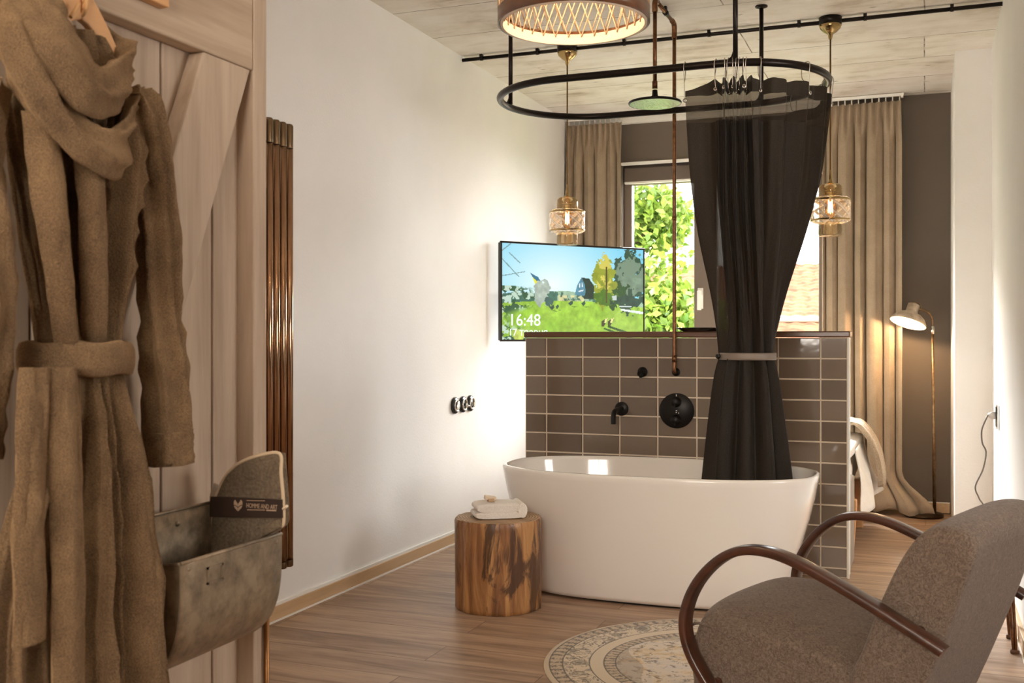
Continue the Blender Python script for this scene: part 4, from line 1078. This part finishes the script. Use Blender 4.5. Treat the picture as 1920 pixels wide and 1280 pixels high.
drape('window_curtain', 'beige curtain right of the bedroom window puddling on the floor by the floor lamp', -.640, -.150, 7.425, 5.5, 11, True, (-.39, 7.42, 2.72))
t = thing('curtain_track', 'thin white curtain track under the ceiling above the bedroom window', 'curtain track', (-1.25, 7.42, ZC))
obj('track', MB().box(XL+.01, -.13, 7.412, 7.438, 2.752, 2.772), M['white_trim'], t, bevel=.003)
obj('end_stop', MB().box(-.15, -.135, 7.408, 7.442, 2.742, 2.76), M['white_trim'], t)

# ------------------------------------------------------------------ bed behind the half wall
t = thing('bed', 'bed with white linen behind the tiled half wall', 'bed', (-1.1, 6.3, 0))
obj('headboard', MB().box(-1.98, -.345, PY+.135, 5.80, 0, .445), simple('grey_headboard', srgb(150, 138, 126), .8), t, bevel=.012)
obj('base', MB().box(-1.94, -.40, 5.805, 7.02, .17, .29), M['pale_oak'], t, bevel=.01)
for (x, y) in ((-.375, 6.80), (-1.90, 6.80), (-.375, 5.90), (-1.90, 5.90)):
    obj('leg', MB().loft([[(x-a, y-a, z), (x+a, y-a, z), (x+a, y+a, z), (x-a, y+a, z)] for z, a in ((0, .020), (.25, .036), (.30, .036))], True, False), M['tan_wood'], t, bevel=.006)
def softbox(x0, x1, y0, y1, z0, z1, seed, amp=.012, n=22):
    m = MB(); rings = []
    for q in range(n):
        w = q/(n-1); y = y0+(y1-y0)*w; e = abs(2*w-1); sh_ = (1-e**8*.3)
        ring = []
        for k in range(44):
            a = 2*PI*k/44; c, s_ = math.cos(a), math.sin(a)
            x = (x0+x1)/2+math.copysign(abs(c)**.25, c)*(x1-x0)/2*(1-e**10*.03); z = (z0+z1)/2+math.copysign(abs(s_)**.5, s_)*(z1-z0)/2*sh_
            d = noise.noise(Vector((x*5, y*5, seed+z*3)))*amp
            ring.append((x+(d if abs(c) > .8 else 0), y, z+(d if s_ > 0 else 0)))
        rings.append(ring)
    return m.loft(rings)
obj('mattress', softbox(-1.95, -.385, 5.81, 7.05, .29, .50, 1, .002), M['linen'], t)
obj('duvet', softbox(-1.93, -.372, 5.95, 7.07, .48, .57, 7, .02), M['linen'], t)
for x in (-.78, -1.5):
    o = obj('pillow', softbox(x-.33, x+.33, 5.83, 6.22, .565, .67, x, .015), M['linen']); tag(o, 'white pillow on the bed at the %s end of the headboard' % ('near' if x > -1 else 'far'), 'pillow', 'pillows on the bed')
sheet = []
for i in range(26):
    u = i/25; y = 6.30+.75*u; row = []
    for j in range(16):
        v = j/15; z = .52-.36*v+.05*u*v; x = -.372+.06*v+.022*math.sin(9*u+5*v)*v+.05*v*u
        row.append((x, y-.10*v*(1-u), z))
    sheet.append(row)
obj('sheet_edge', MB().grid(sheet), M['linen'], t, fix=False, solid=.005, label='white sheet edge hanging down')
rows = []
for i in range(40):
    u = i/39; y = 6.72+.42*u; row = []
    for j in range(34):
        v = j/33
        if v < .45: k = v/.45; x = -1.2+.80*k; z = .585+.02*math.sin(PI*k)+.05*sstep(.5, 1, k)
        else: k = (v-.45)/.55; x = -.40+.155*math.sin(k*PI*.5)**.9; z = .635-.37*k**1.35
        f = .012*math.sin(2*PI*5*u+2*v)+.006*math.sin(2*PI*11*u)
        row.append((x+f*(1 if v > .45 else .2), y+.02*math.sin(6*v), z+(f if v < .45 else f*.3)))
    rows.append(row)
o = obj('throw_blanket', MB().grid(rows), M['throw'], fix=False, solid=.009); tag(o, 'beige knitted throw draped over the bed corner behind the half wall', 'blanket')

# ------------------------------------------------------------------ wall socket with plug and cable
SY = 5.86
t = thing('wall_socket', 'framed power socket on the right white wall with a plug in it', 'socket', (XR, SY, .76))
obj('frame', MB().box(XR-.012, XR-.0005, SY-.042, SY+.042, .70, .82), M['chrome'], t, bevel=.003)
obj('insert', MB().box(XR-.015, XR-.011, SY-.033, SY+.033, .71, .81), M['plastic'], t, bevel=.002)
t = thing('power_cable', 'grey power cable hanging from the plug in the right wall socket', 'cable', (XR-.05, SY, .4))
obj('plug', MB().tube([(XR-.0155, SY, .766), (XR-.035, SY, .766), (XR-.052, SY, .768)], [.019, .018, .009], 14), simple('light_plug', srgb(206, 200, 192), .4), t, label='pale plug')
cb = [(XR-.05, SY, .768)]+[tuple(at_y(u, v, 5.84)) for u, v in ((1850, 783), (1841, 806), (1842, 830), (1849, 848), (1843, 880), (1829, 912), (1836, 934), (1846, 960))]+[(.27, 5.75, .012), (.30, 5.5, .008), (.315, 5.1, .008)]
obj('cord', MB().tube(crom(cb, 7), .004, 8), simple('grey_cord', srgb(96, 86, 78), .5), t)

# ------------------------------------------------------------------ metal bin on the door, with a felt bag in it
BY0, BY1, BXB = 1.455, 1.755, XD+.0425
prof = [(BXB, .83), (BXB, .70), (BXB, .585), (-1.30, .562), (-1.265, .564), (-1.228, .578), (-1.196, .606), (-1.177, .645), (-1.169, .69), (-1.167, .735), (-1.167, .772)]
t = thing('metal_bin', 'galvanised metal wall bin with rounded belly hung on the plank door', 'bin', (BXB, 1.6, .56))
pc = [Vector((x, 0, z)) for x, z in prof[:2]]+crom([Vector((x, 0, z)) for x, z in prof[1:]], 5)
obj('body', MB().grid([[(p.x, BY0+(BY1-BY0)*q/8, p.z+(.0 if p.z < .76 or p.x < -1.3 else 0)) for q in range(9)] for p in pc]), M['zinc'], t, fix=False, solid=.003)
for y in (BY0, BY1):
    top = crom([Vector((BXB, 0, .835)), Vector((-1.27, 0, .79)), Vector((-1.215, 0, .768)), Vector((-1.167, 0, .772))], 6)
    poly = [(p.x, p.z) for p in pc[2:]]+[(p.x, p.z) for p in top[::-1]][1:]
    e = obj('end_panel', MB().prism(poly, lambda a, b, h: (a, h, b), y-.0015, y+.0015), M['zinc'], t)
    obj('rolled_edge', MB().tube([Vector((p.x, y, p.z)) for p in top], .003, 8), M['zinc'], e)
obj('front_rim', MB().tube([(-1.167, BY0, .772), (-1.167, BY1, .772)], .0036, 8).tube([(BXB, BY0, .83), (BXB, BY1, .83)], .003, 8), M['zinc'], t)
lh = MB(); yl, zl = 1.545, .738
lh.box(-1.166, -1.1625, yl-.022, yl+.022, zl-.015, zl-.011).box(-1.166, -1.1625, yl-.022, yl-.018, zl-.015, zl+.015).box(-1.166, -1.1625, yl+.018, yl+.022, zl-.015, zl+.015).box(-1.166, -1.1625, yl-.022, yl+.022, zl+.011, zl+.015)
obj('label_holder', lh, M['zinc'], t)
rv = MB()
for y, z in ((1.50, .80), (1.62, .805)): rv.lathe([(.006, .0), (.005, .003), (0, .004)], (BXB+.0015, y, z), 10, RXW)
for y in (1.735, 1.475): rv.lathe([(.004, .0), (.0035, .002), (0, .003)], (-1.1655, y, .76), 10, RXW)
obj('rivets', rv, M['zinc'], t)['kind'] = 'stuff'
def bag_pt(u, v, y): 
    p = at_y(u, v, 1.735); return Vector((p.x, y, p.z))
out_px = [(404, 1085), (399, 1030), (404, 960), (412, 928), (430, 890), (455, 867), (490, 853), (530, 849), (533, 885), (537, 935), (538, 975), (534, 985), (512, 1003), (506, 1030), (500, 1080)]
bg = thing('felt_bag', 'grey-brown felt bag with dark label band standing in the metal bin', 'bag', tuple(bag_pt(450, 1085, 1.735)))
felt = m_fabric('brown_felt', srgb(80, 66, 50), srgb(112, 96, 76), 160, .95, .4, .6, .004, 22)
body_poly = [bag_pt(u, v, 1.735) for u, v in out_px]
cen = sum(body_poly, Vector())/len(body_poly)
rings = []
for y, f in ((1.722, .93), (1.7225, .985), (1.727, 1.0), (1.742, 1.0), (1.746, .985), (1.7465, .93)):
    rings.append([Vector((cen.x+(p.x-cen.x)*f, y, cen.z+(p.z-cen.z)*f)) for p in body_poly])
obj('body', MB().loft(rings), felt, bg)
edge = crom([bag_pt(u, v, 1.7245) for u, v in out_px[1:12]], 5)
obj('edging', MB().tube(edge, .0035, 8), simple('pale_cord', srgb(190, 166, 136), .8), bg, label='pale piped edge')
bpoly = [(402, 966), (406, 928), (538, 934), (539, 968)]
obj('label_band', MB().prism([(bag_pt(u, v, 0).x, bag_pt(u, v, 0).z) for u, v in bpoly], lambda a, b, h: (a, h, b), 1.7165, 1.7205), simple('dark_leather', srgb(48, 32, 22), .5), bg, label='dark leather label band')
obj('flap', MB().add([bag_pt(536, 970, 1.718), bag_pt(538, 984, 1.716), bag_pt(478, 1016, 1.712), bag_pt(462, 1010, 1.716), bag_pt(500, 985, 1.708)], [(0, 1, 4), (1, 2, 4), (2, 3, 4), (3, 0, 4)]), felt, bg, solid=.004, fix=False)
obj('toggle', MB().tube(crom([bag_pt(536, 952, 1.722), bag_pt(543, 950, 1.718), bag_pt(549, 945, 1.716)], 4), .0028, 8), simple('pale_toggle', srgb(214, 194, 166), .6), bg)
obj('buckle_strap', MB().prism([(bag_pt(u, v, 0).x, bag_pt(u, v, 0).z) for u, v in ((397, 930), (404, 905), (410, 908), (404, 1000), (398, 1000))], lambda a, b, h: (a, h, b), 1.728, 1.734), M['steel'], bg)
ink = simple('label_ink', srgb(170, 142, 116), .6)
lg = MB()
def lpx(u, v): q = at_y(400+u/12, 900+v/12, 1.7160); return Vector((q.x, 1.7160, q.z))
for poly in ([(462, 470), (490, 436), (512, 470), (552, 535), (552, 600), (500, 560), (458, 545)], [(652, 470), (620, 436), (600, 470), (558, 535), (558, 600), (610, 560), (658, 545)], [(460, 562), (500, 578), (552, 622), (552, 700), (480, 622)], [(656, 562), (612, 578), (558, 622), (558, 700), (632, 622)]):
    lg.add([lpx(u, v) for u, v in poly], [tuple(range(len(poly)))])
for (ua, va, ub, vb) in ((745, 448, 1160, 462), (760, 655, 1160, 672), (1190, 660, 1415, 690)):
    lg.add([lpx(ua, va), lpx(ub, va+8), lpx(ub, vb+8), lpx(ua, vb)], [(0, 1, 2, 3)])
obj('emblem', lg, ink, bg, fix=False, label='pale heart-shaped leaf emblem')
a0 = lpx(735, 612); a1 = lpx(1430, 625); wdt = (a1-a0).length
o = text('lettering', 'HOMME AND ART', .0125, a0, Matrix((Vector((1, 0, 0)), Vector((0, 0, 1)), Vector((0, -1, 0)))).transposed(), ink, bg, .0002)
xs_ = [v.co.x for v in o.data.vertices]; k = wdt/(max(xs_)-min(xs_)); x0_ = min(xs_)
for v in o.data.vertices: v.co.x = x0_+(v.co.x-x0_)*k

# ------------------------------------------------------------------ bathrobe on a hanger
HYC, HX = 1.325, -1.255
t = thing('coat_hanger', 'wooden coat hanger holding the bathrobe on the door', 'hanger', (HX, HYC, 1.60))
hp = []
for s in (-1, 1): hp.append([(HX-.006+.0*k, HYC+s*.125*k/10, 1.690-.145*(k/10)**1.5) for k in range(11)])
hm = MB()
for side in hp:
    hm.loft([[(x-.008, y, z-.030*(1-.3*i/10)), (x+.008, y, z-.030*(1-.3*i/10)), (x+.008, y, z+.026*(1-.5*i/10)), (x-.008, y, z+.026*(1-.5*i/10))] for i, (x, y, z) in enumerate(side)], True, False)
obj('arms', hm, M['tan_wood'], t, bevel=.004)
obj('hook', MB().tube(crom([(HX-.005, HYC, 1.70), (HX-.005, HYC, 1.77), (HX-.005, HYC+.015, 1.80), (HX-.015, HYC+.0, 1.83), (HX-.022, HYC-.03, 1.825), (HX-.022, HYC-.045, 1.80)], 6), .0028, 8), M['steel'], t)
twn = MB()
for k in range(3): twn.tube([(HX-.006+.016*math.cos(a), HYC+.002*k, 1.686+.012*k+.034*math.sin(a)*.6) for a in [2*PI*q/20 for q in range(20)]], .0035, 6, closed=True)
twn.tube(crom([at_x(148, 8, -1.238), at_x(141, 20, -1.236), at_x(132, 32, -1.236)], 4), .0035, 6)
obj('twine', twn, simple('twine', srgb(196, 150, 100), .8), t)
cardp = [at_x(u, v, -1.238) for u, v in ((104, 38), (128, 34), (157, 71), (149, 96), (118, 74))]
obj('card', MB().prism([(p.y, p.z) for p in cardp], lambda a, b, h: (h, a, b), -1.2395, -1.2375), simple('pale_card', srgb(204, 184, 158), .7), t, label='pale paper card')

rb = thing('bathrobe', 'brown terry bathrobe with belt hanging on the plank door', 'bathrobe', (-1.25, 1.29, .40))
WT = [(.42, .128), (.55, .120), (.75, .118), (.9, .112), (1.0, .096), (1.08, .074), (1.13, .068), (1.2, .080), (1.3, .104), (1.42, .126), (1.5, .138), (1.555, .130), (1.60, .085), (1.635, .05)]
DT = [(.42, .075), (.75, .066), (1.0, .056), (1.13, .046), (1.3, .058), (1.45, .060), (1.55, .046), (1.635, .03)]
XCT = [(.42, -1.205), (.80, -1.215), (1.1, -1.245), (1.635, -1.25)]
YC = 1.305
def robe_pt(th, z, ext=0):
    w, d = interp(z, WT), interp(z, DT)
    away = sstep(1.12, .85, z) if z < 1.12 else sstep(1.14, 1.28, z)*(1-sstep(1.42, 1.6, z))
    ph = .55*math.sin(2.2*z)+.40*noise.noise(Vector((th*1.5, z*2.0, 0)))
    f1 = 1-2*abs(math.sin(4.0*th+ph))**.55; f2 = 1-2*abs(math.sin(7.5*th+1.1+1.6*ph))**.7
    amp = .011+.027*away
    back = .35 if math.cos(th) < 0 else 1
    g = (f1*.8+f2*.4)*amp*back+noise.noise(Vector((math.cos(th)*3, math.sin(th)*3, z*5)))*.010*back
    g += noise.noise(Vector((math.cos(th)*9, math.sin(th)*9, z*14)))*.004
    c, s_ = math.cos(th), math.sin(th)
    if s_ < 0: w *= 1+.85*sstep(1.05, .70, z)
    return Vector((interp(z, XCT)+c*(d+g+ext), YC+s_*(w+g*.8+ext), z))
rows = []
for j in range(170):
    z = .42+(1.635-.42)*j/169
    rows.append([robe_pt(2*PI*k/240, z) for k in range(240)])
obj('body', MB().grid(rows, cu=True), M['robe'], rb)
def fuzzy_tube(pts, rad, n=22, seed=0, amp=.006, seg=7, rx=1, ry=1, side=None, folds=0, nf=3, sq=1.0, shear=2.0):
    """a limp cloth roll: noisy radius, lengthwise folds that wander round it"""
    P = crom(pts, seg); m = len(P); k = len(rad)
    mb_ = MB(); R = [interp(i/(m-1), [(q/(k-1), rad[q]) for q in range(k)]) for i in range(m)]
    mb_.tube(P, R, n, rx=rx, ry=ry, side=side)
    vs = []
    for i, p in enumerate(mb_.v):
        ring = min(i//n, m-1); c = P[ring]; d = Vector(p)-c; L = d.length or 1; an = 2*PI*(i % n)/n; t_ = ring/m
        o_ = noise.noise(Vector(p)*13+Vector((seed, 0, 0)))*amp+noise.noise(Vector(p)*40)*amp*.3
        if folds: o_ += folds*(1-2*abs(math.sin(nf*.5*an+shear*t_+1.5*noise.noise(Vector((seed, t_*3, 0)))))**.85)
        vs.append(tuple(c+d*(1+o_/L)))
    mb_.v = vs; return mb_
sl_px = [(246, 172), (262, 225), (276, 310), (290, 420), (297, 520), (301, 600), (309, 700), (313, 790), (315, 864)]
spt = [at_x(u, v, -1.225) for u, v in sl_px]
obj('sleeve', fuzzy_tube(spt, [.030, .038, .037, .034, .031, .032, .036, .039, .041], 40, seed=2, amp=.006, seg=14, folds=.010, nf=6, shear=2.0), M['robe'], rb)
ce = spt[-1]; obj('cuff', fuzzy_tube([ce+Vector((0, -.001, .052)), ce+Vector((0, 0, .025)), ce+Vector((0, .001, -.005))], [.0425, .0445, .0435], 40, seed=5, amp=.004, folds=.003, nf=6), M['robe'], rb)
sl2 = [at_x(u, v, -1.225) for u, v in ((-40, 150), (-62, 240), (-55, 350), (-35, 470), (-27, 570), (-34, 670), (-48, 780), (-55, 860))]
obj('sleeve', fuzzy_tube(sl2, [.040, .044, .042, .039, .039, .038, .039, .041], 40, seed=9, amp=.008, seg=12, folds=.007, nf=6, shear=3.0), M['robe'], rb)
# the hood: a wide limp band folded round the neck, and the collar fold below it
sd = (-.30, .55, .80)
h1 = [at_x(*p) for p in ((95, -30, -1.30), (40, -25, -1.285), (46, 22, -1.235), (88, 76, -1.195), (132, 128, -1.172), (176, 166, -1.165), (212, 168, -1.18), (229, 140, -1.22), (222, 108, -1.258), (204, 80, -1.288), (176, 46, -1.302))]
obj('hood', fuzzy_tube(h1, [.030, .044, .052, .056, .056, .048, .036, .034, .034, .032, .024], 30, seed=1, amp=.012, rx=1, ry=.42, side=sd, seg=14, folds=.0055, nf=5, shear=4), M['robe'], rb)
h2 = [at_x(*p) for p in ((0, -10, -1.27), (28, 60, -1.215), (58, 135, -1.185), (98, 206, -1.168), (144, 254, -1.156), (192, 284, -1.152), (224, 274, -1.168), (236, 226, -1.20), (238, 176, -1.235))]
obj('collar', fuzzy_tube(h2, [.030, .040, .043, .043, .040, .034, .028, .030, .026], 30, seed=4, amp=.012, rx=1, ry=.45, side=sd, seg=14, folds=.006, nf=5, shear=-3), M['robe'], rb)
def ribbon(px, x, w, seed, bulge=.010, n=11, wave=.006):
    P = crom([at_x(u, v, x+dx) for u, v, dx in px], 8); rows = []; m = len(P)
    for i, p in enumerate(P):
        row = []; W_ = w if not isinstance(w, list) else interp(i/(m-1), [(q/(len(w)-1), w[q]) for q in range(len(w))])
        for k in range(n):
            s_ = -1+2*k/(n-1); nz = noise.noise(Vector((p.z*7, k*.35, seed)))*wave+noise.noise(Vector((p.z*30, k*1.2, seed)))*.0025
            row.append(Vector((p.x+bulge*(1-s_*s_)+nz, p.y+W_/2*s_+.006*noise.noise(Vector((p.z*4, seed, 1))), p.z)))
        rows.append(row)
    return MB().grid(rows)
# lapels running down to the belt
obj('lapel', ribbon([(66, 215, .004), (76, 310, .006), (90, 420, .006), (104, 530, .0), (113, 640, -.03)], -1.188, [.05, .052, .046, .036, .024], 21.0, .022), M['robe'], rb, fix=False, solid=.014, bevel=.005)
obj('lapel', ribbon([(160, 290, .004), (166, 400, .006), (170, 500, .002), (168, 590, -.014), (164, 640, -.034)], -1.188, [.050, .044, .036, .030, .022], 25.0, .020), M['robe'], rb, fix=False, solid=.014, bevel=.005)
# belt and hanging ends
zb_ = 1.122; br_ = []; xcb = interp(1.122, XCT)
for j, (dz, ex) in enumerate(((-.026, .004), (-.024, .011), (-.012, .014), (.0, .0145), (.012, .014), (.020, .011), (.022, .004))):
    br_.append([Vector((xcb+math.cos(a)*(interp(1.12, DT)+.014+ex), YC+math.sin(a)*(interp(1.12, WT)+.010+ex), zb_+dz+.002*math.sin(6*a))) for a in [2*PI*k/72 for k in range(72)]])
obj('belt', MB().grid(br_, cu=True), M['robe'], rb, fix=False, solid=.006)
obj('belt_end', ribbon([(62, 690, -.006), (56, 800, .008), (52, 900, .016), (48, 1000, .022), (50, 1100, .026), (47, 1206, .028)], -1.176, .047, 3.0), M['robe'], rb, fix=False, solid=.014, bevel=.004)
obj('front_edge', ribbon([(110, 690, -.002), (114, 800, .014), (118, 920, .024), (120, 1040, .030), (122, 1160, .036), (124, 1300, .040), (124, 1420, .04)], -1.184, .052, 8.0, .014), M['robe'], rb, fix=False, solid=.016, bevel=.004)

# ------------------------------------------------------------------ outside the bedroom window
gm_ = N('outdoor_ground'); gm_.color(gm_.ramp(gm_.noise(gm_.coord(), .6, 5), [(.4, srgb(96, 128, 62)), (.6, srgb(140, 150, 104))])); gm_.set(Roughness=.9)
struct('ground', MB().box(-30, 30, 8.2, 40, -3.3, -3.2), gm_.m)
def m_leaf(name, c1, c2):
    x = N(name); ge = x.n('ShaderNodeNewGeometry'); c = x.ramp(ge.outputs['Random Per Island'], [(0, c1), (1, c2)])
    x.color(c); x.set(Roughness=.5); tr = x.n('ShaderNodeBsdfTranslucent'); x.l(c, tr.inputs[0])
    mx = x.n('ShaderNodeMixShader'); mx.inputs[0].default_value = .45; x.l(x.b.outputs[0], mx.inputs[1]); x.l(tr.outputs[0], mx.inputs[2]); x.l(mx.outputs[0], x.o.inputs[0]); return x.m
leaf_m = m_leaf('leaf_green', srgb(66, 98, 24), srgb(138, 158, 62))
bark = m_wood('bark', srgb(84, 66, 48), srgb(120, 98, 74), axis=2, scale=8, rough=.9)
def tree(name, label, base, blobs, nleaf, size, seed):
    r = random.Random(seed); t = thing(name, label, 'tree', base, 'trees outside the window')
    bx, by, bz = base
    top = Vector(blobs[0][:3]); m = MB().tube(crom([(bx, by, bz), (bx+.1, by, bz+2), tuple((Vector((bx, by, bz+3))+top)/2), tuple(top)], 5), [.22]*6+[.17]*5+[.1]*5, 10)
    for b in blobs[1:]: m.tube(crom([tuple(top-Vector((0, 0, 1.2))), tuple((top+Vector(b[:3]))/2-Vector((0, 0, .3))), b[:3]], 4), [.08]*4+[.05]*4+[.02], 7)
    obj('trunk', m, bark, t)
    lv = MB()
    for i in range(nleaf):
        b = r.choice(blobs); d = Vector((r.gauss(0, 1), r.gauss(0, 1), r.gauss(0, 1))).normalized()*(r.random()**.45)
        c = Vector(b[:3])+Vector((d.x*b[3], d.y*b[3], d.z*b[3]*.85))
        a = Vector((r.gauss(0, 1), r.gauss(0, 1), r.gauss(0, 1)-.3)).normalized(); n_ = a.cross(Vector((r.gauss(0, 1), r.gauss(0, 1), r.gauss(0, 1)))).normalized(); s_ = size*r.uniform(.6, 1.3); w = n_*s_*.30; k = a.cross(n_)*s_*.08
        p0 = c-a*s_*.5; p1 = c+a*s_*.5
        lv.add([p0, c+w-k, p1, c-w-k, c+k], [(0, 1, 4), (1, 2, 4), (2, 3, 4), (3, 0, 4)])
    o = obj('foliage', lv, leaf_m, t, fix=False, smooth=True); o['kind'] = 'stuff'
tree('leafy_tree', 'bright green leafy tree close outside the left window pane', (-3.7, 12.2, -3.2), [(-3.5, 12.0, 2.0, 1.05), (-3.2, 11.8, .9, .95), (-2.62, 11.9, 1.3, .62), (-4.4, 12.3, 1.4, 1.2), (-2.95, 12.0, 2.55, .50), (-3.9, 12.2, 3.2, .9), (-3.1, 12.1, -.2, 1.1), (-2.45, 12.1, .5, .6), (-2.75, 11.8, .95, .72), (-3.1, 11.7, 1.5, .7)], 15000, .115, 5)
tree('leafy_tree', 'pale green leafy tree further off outside the window', (-8.6, 13.0, -3.2), [(-8.2, 13.0, 2.0, 1.4), (-7.4, 13.0, 1.0, 1.2), (-7.2, 13.0, .2, 1.1), (-9.0, 13.0, 3.2, 1.2)], 4000, .17, 8)
# neighbouring house with a red tiled roof
hs = thing('house', 'neighbouring house with red tiled roof seen past the black curtain', 'house', (-1.4, 18.5, -3.2))
def roof(y0, z0, y1, z1, xa, xb, name):
    rows = []; nr = 16; L = math.hypot(y1-y0, z1-z0); ny, nz_ = -(z1-z0)/L, (y1-y0)/L
    nx = int((xb-xa)/.035)
    for j in range(nr*4+1):
        v = j/(nr*4); step = .034*(1-((v*nr) % 1)) if j % 4 or j == 0 else .034
        row = []
        for i in range(nx+1):
            x = xa+(xb-xa)*i/nx; wv = .024*abs(math.sin(PI*x/.22))
            h_ = step+wv; row.append((x, y0+(y1-y0)*v+ny*h_, z0+(z1-z0)*v+nz_*h_))
        rows.append(row)
    return obj(name, MB().grid(rows), roof_m, hs, fix=False)
xr = N('clay_roof_tile'); xr.color(xr.ramp(xr.noise(xr.coord(), 7, 4), [(.35, srgb(112, 62, 38)), (.65, srgb(152, 98, 66))])); xr.set(Roughness=.8); roof_m = xr.m
roof(17.0, 1.47, 18.75, 2.40, -6.0, 2.5, 'roof'); roof(15.4, .70, 16.95, 1.40, -6.0, 2.5, 'lower_roof')
obj('gutter', MB().tube([(-6, 16.93, 1.455), (2.5, 16.93, 1.455)], .05, 10), simple('zinc_gutter', srgb(168, 158, 140), .5, .3), hs)
obj('wall', MB().box(-5.8, 2.3, 17.05, 20.2, -3.2, 1.42).box(-5.8, 2.3, 15.6, 17.1, -3.2, .66), simple('pale_render', srgb(214, 204, 188), .85), hs)
